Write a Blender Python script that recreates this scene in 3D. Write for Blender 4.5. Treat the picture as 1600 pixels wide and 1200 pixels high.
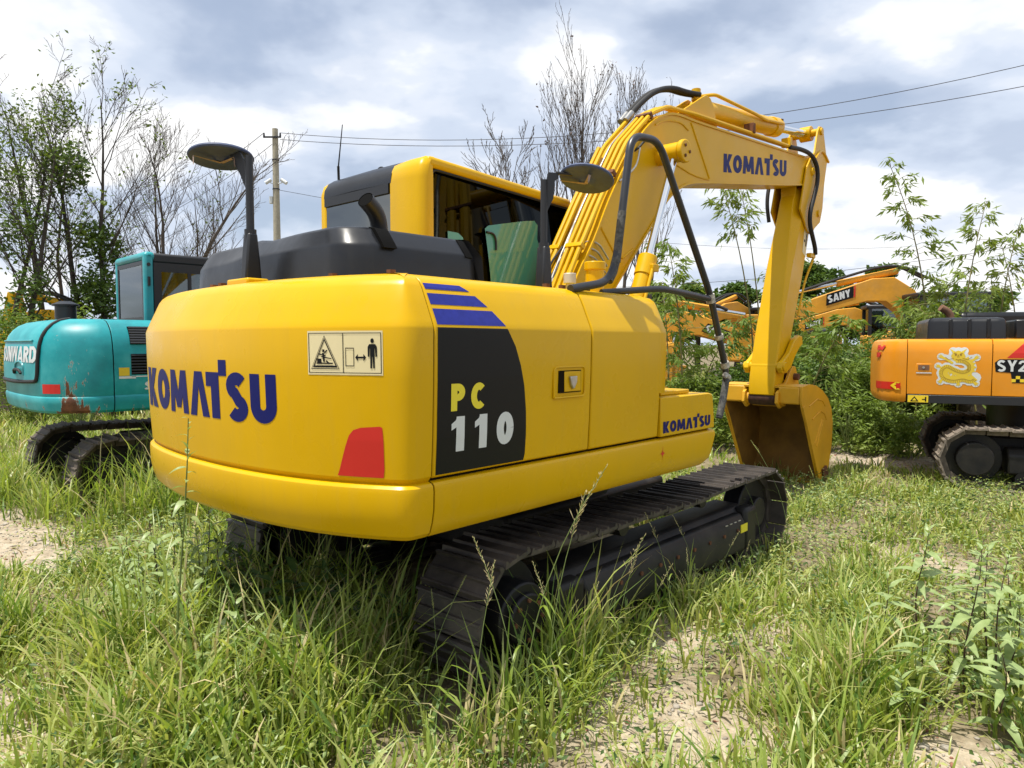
import bpy, bmesh, math, random
import numpy as np
from mathutils import Vector, Matrix, Euler, noise
from mathutils.geometry import delaunay_2d_cdt

for o in list(bpy.data.objects): bpy.data.objects.remove(o)
scene = bpy.context.scene
COL = scene.collection
R = math.radians
random.seed(7); np.random.seed(7)

# ------------------------------------------------------------------ camera
cam_d = bpy.data.cameras.new('camera'); cam = bpy.data.objects.new('camera', cam_d)
COL.objects.link(cam); scene.camera = cam
cam_d.sensor_fit = 'HORIZONTAL'; cam_d.sensor_width = 36.0
cam_d.lens = 36.0 * 1110.0 / 1600.0
cam_d.clip_start = 0.05; cam_d.clip_end = 2000
cam.location = (0, 0, 1.70)
cam.rotation_euler = (R(90 - 3.197), 0, 0)

# ------------------------------------------------------------------ sun and sky
MX = Vector((0.67246, 0.74013, 0)); MY = Vector((-0.74013, 0.67246, 0))   # the digger's forward and left
sun_el = R(73)
sh = (MY * 0.36 - MX * 0.93).normalized()
sun_dir = Vector((sh.x * math.cos(sun_el), sh.y * math.cos(sun_el), math.sin(sun_el)))
sd = bpy.data.lights.new('sun', 'SUN'); sun = bpy.data.objects.new('sun', sd); COL.objects.link(sun)
sd.energy = 5.0; sd.angle = R(0.55); sd.color = (1.0, 0.95, 0.86)
sun.rotation_euler = sun_dir.to_track_quat('Z', 'Y').to_euler()
sun.location = (0, 0, 30)

W = bpy.data.worlds.new('World'); scene.world = W; W.use_nodes = True
nt = W.node_tree; nt.nodes.clear()
def N(nt, t, **k):
    n = nt.nodes.new(t)
    for a, v in k.items():
        if a in n.inputs.keys(): n.inputs[a].default_value = v
        else: setattr(n, a, v)
    return n
def L(nt, a, b): nt.links.new(a, b)
def ramp(nt, fac, stops, interp='EASE'):
    r = nt.nodes.new('ShaderNodeValToRGB'); e = r.color_ramp.elements; r.color_ramp.interpolation = interp
    while len(e) > 1: e.remove(e[-1])
    e[0].position = stops[0][0]; e[0].color = (*stops[0][1], 1)
    for p, c in stops[1:]:
        q = e.new(p); q.color = (*c, 1)
    L(nt, fac, r.inputs[0]); return r.outputs[0]
def math_(nt, op, a, b=None, clamp=False):
    m = nt.nodes.new('ShaderNodeMath'); m.operation = op; m.use_clamp = clamp
    for i, v in enumerate((a, b)):
        if v is None: continue
        if isinstance(v, (int, float)): m.inputs[i].default_value = v
        else: L(nt, v, m.inputs[i])
    return m.outputs[0]
def mixc(nt, fac, a, b, mode='MIX'):
    m = nt.nodes.new('ShaderNodeMix'); m.data_type = 'RGBA'; m.blend_type = mode
    for sock, v in ((m.inputs[0], fac), (m.inputs[6], a), (m.inputs[7], b)):
        if isinstance(v, (int, float)): sock.default_value = v
        elif isinstance(v, tuple): sock.default_value = (*v, 1) if len(v) == 3 else v
        else: L(nt, v, sock)
    return m.outputs[2]

SKY_OFF = (7.3, 2.2, 1.0)
sky = N(nt, 'ShaderNodeTexSky', sky_type='NISHITA', sun_disc=False, air_density=1.0, dust_density=1.5, ozone_density=1.0)
sky.sun_elevation = sun_el; sky.sun_rotation = math.atan2(sun_dir.x, sun_dir.y)
tc = N(nt, 'ShaderNodeTexCoord')
sep = N(nt, 'ShaderNodeSeparateXYZ'); L(nt, tc.outputs['Generated'], sep.inputs[0])
zc = math_(nt, 'MAXIMUM', sep.outputs[2], 0.0)
den = math_(nt, 'ADD', zc, 0.32)
px = math_(nt, 'DIVIDE', sep.outputs[0], den); py = math_(nt, 'DIVIDE', sep.outputs[1], den)
cmb = N(nt, 'ShaderNodeCombineXYZ'); L(nt, px, cmb.inputs[0]); L(nt, py, cmb.inputs[1]); L(nt, math_(nt, 'MULTIPLY', zc, 1.6), cmb.inputs[2])
mp = N(nt, 'ShaderNodeMapping'); L(nt, cmb.outputs[0], mp.inputs[0]); mp.inputs['Location'].default_value = SKY_OFF
n1 = N(nt, 'ShaderNodeTexNoise', Scale=1.5, Detail=6.0, Roughness=0.50, Distortion=0.1); L(nt, mp.outputs[0], n1.inputs['Vector'])
n2 = N(nt, 'ShaderNodeTexNoise', Scale=3.6, Detail=7.0, Roughness=0.52, Distortion=0.1); L(nt, mp.outputs[0], n2.inputs['Vector'])
n3 = N(nt, 'ShaderNodeTexNoise', Scale=0.9, Detail=2.0, Roughness=0.5); L(nt, mp.outputs[0], n3.inputs['Vector'])
cover = ramp(nt, math_(nt, 'ADD', math_(nt, 'MULTIPLY', n1.outputs[0], 0.65), math_(nt, 'MULTIPLY', n3.outputs[0], 0.35)), [(0.40, (0.55,)*3), (0.46, (0.88,)*3), (0.52, (1,)*3)])
mp2 = N(nt, 'ShaderNodeMapping'); L(nt, mp.outputs[0], mp2.inputs[0]); mp2.inputs['Location'].default_value = (-0.05, -0.13, 0.0)
n1b = N(nt, 'ShaderNodeTexNoise', Scale=1.5, Detail=5.0, Roughness=0.50, Distortion=0.1); L(nt, mp2.outputs[0], n1b.inputs['Vector'])
relief = math_(nt, 'SUBTRACT', n1.outputs[0], n1b.outputs[0])
tone = math_(nt, 'ADD', math_(nt, 'ADD', math_(nt, 'MULTIPLY', n2.outputs[0], 0.40), math_(nt, 'MULTIPLY', n1.outputs[0], 0.60)), math_(nt, 'MULTIPLY', relief, 0.75))
cloudc = ramp(nt, tone, [(0.37, (0.56, 0.64, 0.79)), (0.46, (0.67, 0.75, 0.89)), (0.52, (0.77, 0.83, 0.94)), (0.565, (0.92, 0.95, 1.0)), (0.62, (1.05, 1.05, 1.05))])
skys = N(nt, 'ShaderNodeVectorMath', operation='SCALE'); L(nt, sky.outputs[0], skys.inputs[0]); skys.inputs['Scale'].default_value = 0.105
clouds = N(nt, 'ShaderNodeVectorMath', operation='SCALE'); L(nt, cloudc, clouds.inputs[0]); clouds.inputs['Scale'].default_value = 0.89
final = mixc(nt, cover, skys.outputs[0], clouds.outputs[0])
bg = N(nt, 'ShaderNodeBackground'); L(nt, final, bg.inputs[0]); bg.inputs[1].default_value = 1.0
wo = N(nt, 'ShaderNodeOutputWorld'); L(nt, bg.outputs[0], wo.inputs[0])

scene.view_settings.view_transform = 'Standard'; scene.view_settings.look = 'None'
scene.view_settings.exposure = 0.28; scene.view_settings.gamma = 1.0
scene.view_settings.use_curve_mapping = False
scene.render.engine = 'CYCLES'
scene.cycles.max_bounces = 6; scene.cycles.diffuse_bounces = 3; scene.cycles.glossy_bounces = 3; scene.cycles.transmission_bounces = 3; scene.cycles.transparent_max_bounces = 10
scene.cycles.caustics_reflective = False; scene.cycles.caustics_refractive = False
W.cycles.sampling_method = 'MANUAL'; W.cycles.sample_map_resolution = 512

# ------------------------------------------------------------------ materials
M = {}
def mat(name, color, rough=0.5, metal=0.0, coat=0.0, spec=0.5, var=0.0, vscale=6.0, bump=0.0, bscale=40.0,
        rust=0.0, rustcol=(0.10, 0.035, 0.012), rscale=5.0, dust=0.0, dustcol=(0.42, 0.36, 0.26), rvar=0.0, var_rand=0.0, streak=0.0):
    m = bpy.data.materials.new(name); m.use_nodes = True; t = m.node_tree
    b = t.nodes['Principled BSDF']
    b.inputs['Roughness'].default_value = rough; b.inputs['Metallic'].default_value = metal
    b.inputs['Specular IOR Level'].default_value = spec
    b.inputs['Coat Weight'].default_value = coat; b.inputs['Coat Roughness'].default_value = 0.12
    g = N(t, 'ShaderNodeTexCoord')
    col = N(t, 'ShaderNodeRGB'); col.outputs[0].default_value = (*color, 1); c = col.outputs[0]
    if var > 0:
        n = N(t, 'ShaderNodeTexNoise', Scale=vscale, Detail=3.0, Roughness=0.6); L(t, g.outputs['Object'], n.inputs['Vector'])
        f = ramp(t, n.outputs[0], [(0.3, (1 - var,)*3), (0.7, (1 + var,)*3)], 'LINEAR')
        c = mixc(t, 1.0, c, f, 'MULTIPLY')
    if var_rand > 0:
        oi = N(t, 'ShaderNodeObjectInfo')
        f = ramp(t, oi.outputs['Random'], [(0, (1 - var_rand,)*3), (1, (1 + var_rand,)*3)], 'LINEAR')
        c = mixc(t, 1.0, c, f, 'MULTIPLY')
    if dust > 0:
        n = N(t, 'ShaderNodeTexNoise', Scale=2.2, Detail=5.0, Roughness=0.7); L(t, g.outputs['Object'], n.inputs['Vector'])
        f = ramp(t, n.outputs[0], [(0.42, (0,)*3), (0.75, (dust,)*3)], 'LINEAR')
        c = mixc(t, f, c, dustcol)
    if streak > 0:
        ms = N(t, 'ShaderNodeMapping'); ms.inputs['Scale'].default_value = (7, 7, .55); L(t, g.outputs['Object'], ms.inputs[0])
        n = N(t, 'ShaderNodeTexNoise', Scale=2.0, Detail=5.0, Roughness=0.7); L(t, ms.outputs[0], n.inputs['Vector'])
        f = ramp(t, n.outputs[0], [(0.50, (0,)*3), (0.80, (streak,)*3)], 'LINEAR')
        c = mixc(t, f, c, (0.42, 0.29, 0.07))
    if rust > 0:
        n = N(t, 'ShaderNodeTexNoise', Scale=rscale, Detail=6.0, Roughness=0.75); L(t, g.outputs['Object'], n.inputs['Vector'])
        f = ramp(t, n.outputs[0], [(0.74 - rust * 0.3, (0,)*3), (0.78 - rust * 0.3, (1,)*3)], 'LINEAR')
        c = mixc(t, f, c, rustcol)
    L(t, c, b.inputs['Base Color'])
    if rvar > 0:
        n = N(t, 'ShaderNodeTexNoise', Scale=3.0, Detail=3.0, Roughness=0.65); L(t, g.outputs['Object'], n.inputs['Vector'])
        mr = N(t, 'ShaderNodeMapRange'); L(t, n.outputs[0], mr.inputs[0])
        mr.inputs[1].default_value = 0.3; mr.inputs[2].default_value = 0.7
        mr.inputs[3].default_value = max(0.02, rough - rvar); mr.inputs[4].default_value = rough + rvar
        L(t, mr.outputs[0], b.inputs['Roughness'])
    if bump > 0:
        n = N(t, 'ShaderNodeTexNoise', Scale=bscale, Detail=3.0, Roughness=0.6); L(t, g.outputs['Object'], n.inputs['Vector'])
        bp = N(t, 'ShaderNodeBump'); bp.inputs['Strength'].default_value = bump; bp.inputs['Distance'].default_value = 0.01
        L(t, n.outputs[0], bp.inputs['Height']); L(t, bp.outputs[0], b.inputs['Normal'])
    M[name] = m; return m

mat('yellow', (0.65, 0.382, 0.0004), 0.30, coat=0.0, spec=0.22, var=0.05, vscale=1.4, dust=0.10, dustcol=(0.58, 0.36, 0.05), rvar=0.08, bump=0.09, bscale=2.5, streak=0.16, rust=0.10, rscale=16, rustcol=(0.20, 0.09, 0.008))
mat('boom_yellow', (0.66, 0.378, 0.0008), 0.36, coat=0.0, spec=0.25, var=0.05, vscale=2.0, dust=0.10, dustcol=(0.55, 0.36, 0.09), rvar=0.10, bump=0.03, bscale=5.0)
mat('bucket_yellow', (0.66, 0.34, 0.010), 0.5, var=0.10, vscale=3.0, dust=0.25, dustcol=(0.46, 0.28, 0.06), bump=0.1, bscale=9.0)
mat('bucket_inside', (0.26, 0.13, 0.022), 0.75, var=0.35, vscale=4.0, dust=0.3, dustcol=(0.16, 0.09, 0.03))
mat('rusty', (0.13, 0.05, 0.02), 0.85, var=0.4, vscale=20)
mat('brown_rust', (0.05, 0.018, 0.009), 0.7, var=0.5, vscale=30)
mat('decal_blue', (0.006, 0.010, 0.115), 0.45, spec=0.15)
mat('stripe_blue', (0.022, 0.030, 0.24), 0.40, spec=0.2, var=0.12, vscale=30)
mat('decal_black', (0.006, 0.007, 0.008), 0.35, spec=0.22)
mat('decal_white', (0.62, 0.65, 0.65), 0.5)
mat('decal_lemon', (0.78, 0.66, 0.03), 0.45)
mat('decal_red', (0.58, 0.018, 0.010), 0.42)
mat('decal_cream', (0.76, 0.66, 0.38), 0.5)
mat('hood_black', (0.009, 0.010, 0.013), 0.33, spec=0.42, dust=0.14, dustcol=(0.035, 0.035, 0.035), rvar=0.10, bump=0.15, bscale=5.0)
mat('black_metal', (0.012, 0.013, 0.016), 0.42, spec=0.5)
mat('black_rail', (0.020, 0.022, 0.028), 0.38, spec=0.5, dust=0.3, dustcol=(0.07, 0.07, 0.075))
mat('grimy_rail', (0.075, 0.075, 0.07), 0.8, var=0.6, vscale=45, bump=0.4, bscale=60)
mat('rubber', (0.014, 0.014, 0.015), 0.7, bump=0.2, bscale=200)
mat('hole', (0.003, 0.003, 0.003), 0.9, spec=0.1)
mat('gap', (0.012, 0.008, 0.003), 0.9, spec=0.1)
mat('chrome', (0.72, 0.74, 0.77), 0.10, metal=1.0)
mat('steel', (0.45, 0.44, 0.41), 0.32, metal=0.9, var=0.2, vscale=25)
mat('alu', (0.55, 0.52, 0.45), 0.55, metal=0.3)
mat('shoe_metal', (0.026, 0.022, 0.021), 0.55, metal=0.2, var=0.35, vscale=14, dust=0.75, dustcol=(0.13, 0.108, 0.09), rust=0.35, rustcol=(0.07, 0.035, 0.02), rscale=9, var_rand=0.15)
mat('track_black', (0.007, 0.007, 0.008), 0.5, spec=0.3, var=0.2, dust=0.55, dustcol=(0.055, 0.047, 0.037))
mat('tape', (0.40, 0.38, 0.33), 0.8, var=0.5, vscale=40, bump=0.5, bscale=50)
mat('ribbon', (0.30, 0.22, 0.18), 0.8, var=0.3, vscale=30)
mat('mirror_back', (0.06, 0.082, 0.16), 0.6, spec=0.3, var=0.2, vscale=12)
mat('seat', (0.02, 0.02, 0.022), 0.8)

def glassy(name, tint, through, rough=0.02, refl=1.45, boost=0.0, gtint=(0.9, 0.95, 0.95)):
    m = bpy.data.materials.new(name); m.use_nodes = True; t = m.node_tree; t.nodes.clear()
    tr = N(t, 'ShaderNodeBsdfTransparent'); tr.inputs[0].default_value = (*[x * through for x in tint], 1)
    gl = N(t, 'ShaderNodeBsdfGlossy'); gl.inputs['Roughness'].default_value = rough; gl.inputs[0].default_value = (*gtint, 1)
    fr = N(t, 'ShaderNodeFresnel'); fr.inputs[0].default_value = refl
    f = math_(t, 'ADD', fr.outputs[0], boost, clamp=True)
    mx = N(t, 'ShaderNodeMixShader'); L(t, f, mx.inputs[0]); L(t, tr.outputs[0], mx.inputs[1]); L(t, gl.outputs[0], mx.inputs[2])
    o = N(t, 'ShaderNodeOutputMaterial'); L(t, mx.outputs[0], o.inputs[0])
    M[name] = m; return m
glassy('glass_film', (0.6, 0.7, 0.75), 0.04, boost=0.13)
def turned_normal_glass(name, nvec, through, boost):
    '''dark film on a flat pane: a turned shading normal steers its reflection, a dark tint dims it'''
    m = glassy(name, (0.6, 0.7, 0.75), through, boost=boost, gtint=(0.24, 0.26, 0.26)); t = m.node_tree
    c = N(t, 'ShaderNodeCombineXYZ'); 
    for i in range(3): c.inputs[i].default_value = nvec[i]
    vt = N(t, 'ShaderNodeVectorTransform', vector_type='NORMAL', convert_from='OBJECT', convert_to='WORLD'); L(t, c.outputs[0], vt.inputs[0])
    for n in t.nodes:
        if n.type == 'BSDF_GLOSSY': L(t, vt.outputs[0], n.inputs['Normal'])
glassy('glass_clear', (0.72, 0.86, 0.82), 0.85, boost=0.03)
def film_mat(name, col, alpha):
    m = bpy.data.materials.new(name); m.use_nodes = True; t = m.node_tree; t.nodes.clear()
    tr = N(t, 'ShaderNodeBsdfTransparent'); tr.inputs[0].default_value = (*[min(1, c * 2.2) for c in col], 1)
    p = N(t, 'ShaderNodeBsdfPrincipled'); p.inputs['Base Color'].default_value = (*col, 1); p.inputs['Roughness'].default_value = 0.08; p.inputs['Specular IOR Level'].default_value = 0.8
    mx = N(t, 'ShaderNodeMixShader'); mx.inputs[0].default_value = alpha; L(t, tr.outputs[0], mx.inputs[1]); L(t, p.outputs[0], mx.inputs[2])
    o = N(t, 'ShaderNodeOutputMaterial'); L(t, mx.outputs[0], o.inputs[0]); M[name] = m
film_mat('green_film', (0.09, 0.34, 0.25), 0.8)

# ------------------------------------------------------------------ mesh helpers
class MB:
    def __init__(s): s.v = []; s.f = []
    def add(s, v, f):
        b = len(s.v); s.v += [tuple(p) for p in v]; s.f += [tuple(i + b for i in q) for q in f]; return s
    def box(s, x0, x1, y0, y1, z0, z1):
        return s.add([(x0,y0,z0),(x1,y0,z0),(x1,y1,z0),(x0,y1,z0),(x0,y0,z1),(x1,y0,z1),(x1,y1,z1),(x0,y1,z1)],
                     [(0,3,2,1),(4,5,6,7),(0,1,5,4),(1,2,6,5),(2,3,7,6),(3,0,4,7)])
    def prism_xz(s, pts, y0, y1):                    # polygon in XZ extruded along Y
        n = len(pts)
        return s.add([(x, y0, z) for x, z in pts] + [(x, y1, z) for x, z in pts],
                     [tuple(range(n)), tuple(range(2*n-1, n-1, -1))] + [(i, i+n, (i+1) % n + n, (i+1) % n) for i in range(n)])
    def prism_yz(s, pts, x0, x1):
        n = len(pts)
        return s.add([(x0, y, z) for y, z in pts] + [(x1, y, z) for y, z in pts],
                     [tuple(range(n-1, -1, -1)), tuple(range(n, 2*n))] + [(i, (i+1) % n, (i+1) % n + n, i+n) for i in range(n)])
    def prism_xy(s, pts, z0, z1):
        n = len(pts)
        return s.add([(x, y, z0) for x, y in pts] + [(x, y, z1) for x, y in pts],
                     [tuple(range(n-1, -1, -1)), tuple(range(n, 2*n))] + [(i, (i+1) % n, (i+1) % n + n, i+n) for i in range(n)])
    def loft(s, rings, closed=True, caps=True):
        n = len(rings[0]); b = len(s.v); k = len(rings)
        for r in rings: s.v += [tuple(p) for p in r]
        m = n if closed else n - 1
        for j in range(k - 1):
            for i in range(m):
                a = b + j*n + i; c = b + j*n + (i+1) % n
                s.f.append((a, c, c + n, a + n))
        if caps and closed:
            s.f.append(tuple(b + i for i in range(n-1, -1, -1))); s.f.append(tuple(b + (k-1)*n + i for i in range(n)))
        return s
    def tube(s, path, r, sides=10, caps=True):
        P = [Vector(p) for p in path]; rings = []
        if isinstance(r, (int, float)): r = [r] * len(P)
        t0 = (P[1] - P[0]).normalized(); u = t0.orthogonal().normalized()
        for i, p in enumerate(P):
            t = ((P[min(i+1, len(P)-1)] - P[max(i-1, 0)])).normalized()
            u = (u - t * u.dot(t)).normalized(); w = t.cross(u)
            rings.append([p + (u * math.cos(a) + w * math.sin(a)) * r[i] for a in [2*math.pi*k/sides for k in range(sides)]])
        return s.loft(rings, True, caps)
    def cyl(s, a, b, r, sides=20): return s.tube([a, b], r, sides)
    def build(s, name, m, parent=None, smooth=40, bevel=0.0, seg=2, label=None):
        me = bpy.data.meshes.new(name); me.from_pydata(s.v, [], s.f); me.update()
        bm = bmesh.new(); bm.from_mesh(me); bmesh.ops.recalc_face_normals(bm, faces=bm.faces); bm.to_mesh(me); bm.free()
        if m: me.materials.append(M[m] if isinstance(m, str) else m)
        if smooth: shade(me, smooth)
        o = bpy.data.objects.new(name, me); COL.objects.link(o); o.parent = parent
        if bevel:
            b = o.modifiers.new('bevel', 'BEVEL'); b.width = bevel; b.segments = seg; b.limit_method = 'ANGLE'; b.angle_limit = R(35)
        if label: o['label'] = label
        return o
def shade(me, ang):
    me.polygons.foreach_set('use_smooth', [True] * len(me.polygons)); me.set_sharp_from_angle(angle=R(ang))
def tag(o, label=None, cat=None, group=None, kind=None):
    if label: o['label'] = label
    if cat: o['category'] = cat
    if group: o['group'] = group
    if kind: o['kind'] = kind
    return o
def empty(name, loc=(0,0,0), rz=0.0, parent=None):
    o = bpy.data.objects.new(name, None); COL.objects.link(o); o.location = loc; o.rotation_euler = (0, 0, rz); o.parent = parent
    o.empty_display_size = 0.2; return o
def inst(o, name, parent, mw=None):
    c = bpy.data.objects.new(name, o.data); COL.objects.link(c); c.parent = parent
    for md in o.modifiers:
        if md.type == 'BEVEL':
            b = c.modifiers.new('bevel', 'BEVEL'); b.width = md.width; b.segments = md.segments; b.limit_method = 'ANGLE'; b.angle_limit = md.angle_limit
    if mw is not None: c.matrix_basis = mw
    return c
def copy_tree(o, parent=None):
    c = o.copy(); COL.objects.link(c); c.parent = parent
    for ch in list(o.children): copy_tree(ch, c)
    return c
def chaikin(p, n=2):
    p = [Vector(q) for q in p]
    for _ in range(n):
        q = [p[0]]
        for a, b in zip(p[:-1], p[1:]): q += [a*0.75 + b*0.25, a*0.25 + b*0.75]
        p = q + [p[-1]]
    return p
def round_path(p, r=0.06, k=5):                        # polyline with rounded corners
    P = [Vector(q) for q in p]; out = [P[0]]
    for a, b, c in zip(P[:-2], P[1:-1], P[2:]):
        d1 = min(r, (a-b).length*0.45); d2 = min(r, (c-b).length*0.45)
        s = b + (a-b).normalized()*d1; e = b + (c-b).normalized()*d2
        for i in range(k+1):
            t = i/k; out.append(s*(1-t)**2 + b*2*t*(1-t) + e*t*t)
    return out + [P[-1]]
def interp(x, xs, ys):
    return float(np.interp(x, xs, ys))
def catmull(P, n=8, closed=False):
    P = [np.array(p, float) for p in P]; out = []
    m = len(P); rng = range(m if closed else m - 1)
    for i in rng:
        g = (lambda k: P[k % m]) if closed else (lambda k: P[min(max(k, 0), m-1)])
        p0, p1, p2, p3 = g(i-1), g(i), g(i+1), g(i+2)
        for j in range(n):
            t = j / n
            out.append(0.5*((2*p1) + (-p0+p2)*t + (2*p0-5*p1+4*p2-p3)*t*t + (-p0+3*p1-3*p2+p3)*t**3))
    if not closed: out.append(P[-1])
    return out

# ------------------------------------------------------------------ lettering: each glyph as overlapping strokes, united by a triangulation
def band(path, t):
    P = [Vector((*p, 0)) for p in path]; polys = []; o = []
    for i, p in enumerate(P):
        d = (P[min(i+1, len(P)-1)] - P[max(i-1, 0)]).normalized(); n = Vector((-d.y, d.x, 0)) * t / 2
        o.append(((p+n).xy, (p-n).xy))
    for a, b in zip(o[:-1], o[1:]): polys.append([tuple(a[0]), tuple(b[0]), tuple(b[1]), tuple(a[1])])
    return polys
def arc(cx, cy, rx, ry, a0, a1, n=14):
    return [(cx + rx*math.cos(R(a0 + (a1-a0)*i/n)), cy + ry*math.sin(R(a0 + (a1-a0)*i/n))) for i in range(n+1)]
def rect(x0, y0, x1, y1): return [(x0,y0),(x1,y0),(x1,y1),(x0,y1)]
def glyph(c, t=0.27, style=''):
    g = []
    if c == 'K':
        w = .68; g = [rect(0,0,t,1), [(t*.8,.40),(w-1.12*t,1),(w,1),(w*.62,.5)],[(t*.8,.60),(w*.62,.5),(w,0),(w-1.15*t,0)],[(t*.8,.40),(w*.62,.5),(t*.8,.60)]]
    elif c == 'O' or c == '0':
        w = .74 if c == 'O' else .62; g = band(arc(w/2,.5,w/2-t/2,.5-t/2,0,360,28), t)
    elif c == 'M':
        w = .98; e = .07
        g = [[(0,0),(e,1),(e+t*.95,1),(t*.92,0)], [(w,0),(w-e,1),(w-e-t*.95,1),(w-t*.92,0)],
             [(e,1),(e+t*1.0,1),(w/2+t*.42,.12),(w/2-t*.42,.12)], [(w-e,1),(w-e-t,1),(w/2-t*.42,.12),(w/2+t*.42,.12)]]
    elif c == 'A':
        w = .80; g = [[(0,0),(w/2-t*.58,1),(w/2+t*.02,1),(w/2,.66),(t*1.0,0)], [(w,0),(w/2+t*.58,1),(w/2-t*.02,1),(w/2,.66),(w-t*1.0,0)]]
        if style != 'open': g.append(rect(w*.25,.16,w*.75,.16+t*.7))
    elif c == 'T':
        w = .50; g = [rect(0,1-t*1.15,w,1), rect(w-t*1.05-.02,0,w,1)]
        if style == 'open': g.append(rect(w,.93,w+t*1.0,1.27)); g.append(rect(w-.02,.93,w+.05,1.0)); w += t*.75
    elif c == 'S':
        w = .64; r = .29 - t*.12
        p = arc(w/2,.5+.25-.02,w/2-t/2,.27-t/2+.02,30,250,12) + arc(w/2,.25+.02,w/2-t/2,.27-t/2+.02,70,-150,12)
        g = band(p, t)
    elif c == 'U':
        w = .70; rr = w/2-t/2
        g = [rect(0,rr+t/2-.02,t,1), rect(w-t,rr+t/2-.02,w,1)] + band(arc(w/2,rr+t/2,rr,rr,180,360,14), t)
    elif c == 'P':
        w = .62; g = [rect(0,0,t,1), rect(0,1-t*.95,w*.5,1), rect(0,.36,w*.5,.36+t*.9)] + band(arc(w*.48,.68,w*.52-t/2,.32-t/2,-90,90,12), t)
    elif c == 'R':
        w = .64; g = [rect(0,0,t,1), rect(0,1-t,w*.5,1), rect(0,.38,w*.5,.38+t*.9), [(w*.3,.45),(w*.3+t*1.1,.45),(w,0),(w-t*1.15,0)]] + band(arc(w*.48,.69,w*.52-t/2,.31-t/2,-90,90,12), t)
    elif c == 'D':
        w = .66; g = [rect(0,0,t,1), rect(0,1-t*.85,w*.5,1), rect(0,0,w*.5,t*.85)] + band(arc(w*.45,.5,w*.55-t/2,.5-t*.425,-90,90,14), t)
    elif c == 'C':
        w = .66; g = band(arc(w/2+.04,.5,w/2-t/2+.04,.5-t/2,48,312,22), t)
    elif c == '1':
        w = .42; g = [rect(w-t*1.02,0,w,1), [(0,.62),(w-t,.70),(w-t*.2,1),(w-t*.95,1),(w-t*1.1,.90),(0,.80)]]
    elif c == '2':
        w = .62; g = band(arc(w/2,.69,w/2-t/2,.31-t/2,185,-42,14) + [(t*.55,.11)], t*.95) + [rect(0,0,w,t*.85)]
    elif c == 'W':
        w = 1.05; g = [[(0,1),(t,1),(w*.30,.0),(w*.17,.0)],[(w*.5-t*.5,1),(w*.5+t*.5,1),(w*.30,0),(w*.17,0)],
                       [(w*.5-t*.5,1),(w*.5+t*.5,1),(w*.83,0),(w*.70,0)],[(w-t,1),(w,1),(w*.83,0),(w*.70,0)]]
    elif c == 'N':
        w = .68; g = [rect(0,0,t*.95,1), rect(w-t*.95,0,w,1), [(0,1),(t*1.1,1),(w,0),(w-t*1.1,0)]]
    elif c == 'E':
        w = .54; g = [rect(0,0,t,1), rect(0,1-t*.85,w,1), rect(0,0,w,t*.85), rect(0,.5-t*.4,w*.92,.5+t*.4)]
    elif c == 'Y':
        w = .72; g = [rect(w/2-t/2,0,w/2+t/2,.5), [(0,1),(t*1.1,1),(w/2+t*.5,.42),(w/2-t*.5,.42)], [(w,1),(w-t*1.1,1),(w/2-t*.5,.42),(w/2+t*.5,.42)]]
    else: w = .3
    return g, w
def word(text, t=0.27, gap=0.07, style='', slant=0.0, width=None):
    x = 0; out = []
    for c in text:
        g, w = glyph(c, t, style)
        out += [[(p[0] + x, p[1]) for p in q] for q in g]; x += w + gap
    x -= gap
    s = (width / x) if width else 1.0
    return [[(p[0]*s + p[1]*slant, p[1]) for p in q] for q in out], (width or x)
def ccw(p):
    a = sum(p[i][0]*p[(i+1) % len(p)][1] - p[(i+1) % len(p)][0]*p[i][1] for i in range(len(p)))
    return p if a > 0 else p[::-1]
def decal(name, polys, fn, m, parent, ucuts=(), vcuts=(), label=None):
    """flat print: 2D polygons united, cut along u/v lines where the surface bends, mapped on to it by fn(u, v)"""
    vs = []; fs = []
    for p in polys:
        p = ccw(p); fs.append(list(range(len(vs), len(vs)+len(p)))); vs += [Vector(q) for q in p]
    ed = [(f[i], f[(i+1) % len(f)]) for f in fs for i in range(len(f))]
    r = delaunay_2d_cdt(vs, ed, [], 0, 1e-5)
    bm = bmesh.new(); bv = [bm.verts.new((p.x, p.y, 0)) for p in r[0]]
    PP = [np.array(p, float) for p in polys]; bb = [(p.min(0), p.max(0)) for p in PP]
    def inside(x, y):
        for p, (lo, hi) in zip(PP, bb):
            if x < lo[0] or x > hi[0] or y < lo[1] or y > hi[1]: continue
            x0, y0 = p[:, 0], p[:, 1]; x1, y1 = np.roll(x0, -1), np.roll(y0, -1)
            c = (y0 > y) != (y1 > y)
            if c.any() and (np.sum(x < (x1[c]-x0[c])*(y-y0[c])/(y1[c]-y0[c]) + x0[c]) & 1): return True
        return False
    for f in r[2]:
        c = (r[0][f[0]] + r[0][f[1]] + r[0][f[2]]) / 3
        if not inside(c.x, c.y): continue
        try: bm.faces.new([bv[i] for i in f])
        except ValueError: pass
    for u in ucuts: bmesh.ops.bisect_plane(bm, geom=bm.verts[:] + bm.edges[:] + bm.faces[:], plane_co=(u,0,0), plane_no=(1,0,0))
    for v in vcuts: bmesh.ops.bisect_plane(bm, geom=bm.verts[:] + bm.edges[:] + bm.faces[:], plane_co=(0,v,0), plane_no=(0,1,0))
    for v in bm.verts: v.co = fn(v.co.x, v.co.y)
    me = bpy.data.meshes.new(name); bm.to_mesh(me); bm.free(); me.materials.append(M[m])
    o = bpy.data.objects.new(name, me); COL.objects.link(o); o.parent = parent
    if label: o['label'] = label
    return o
def place(o, s, u, v): return lambda a, b: Vector(o) + Vector(u)*a*s + Vector(v)*b*s
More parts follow.
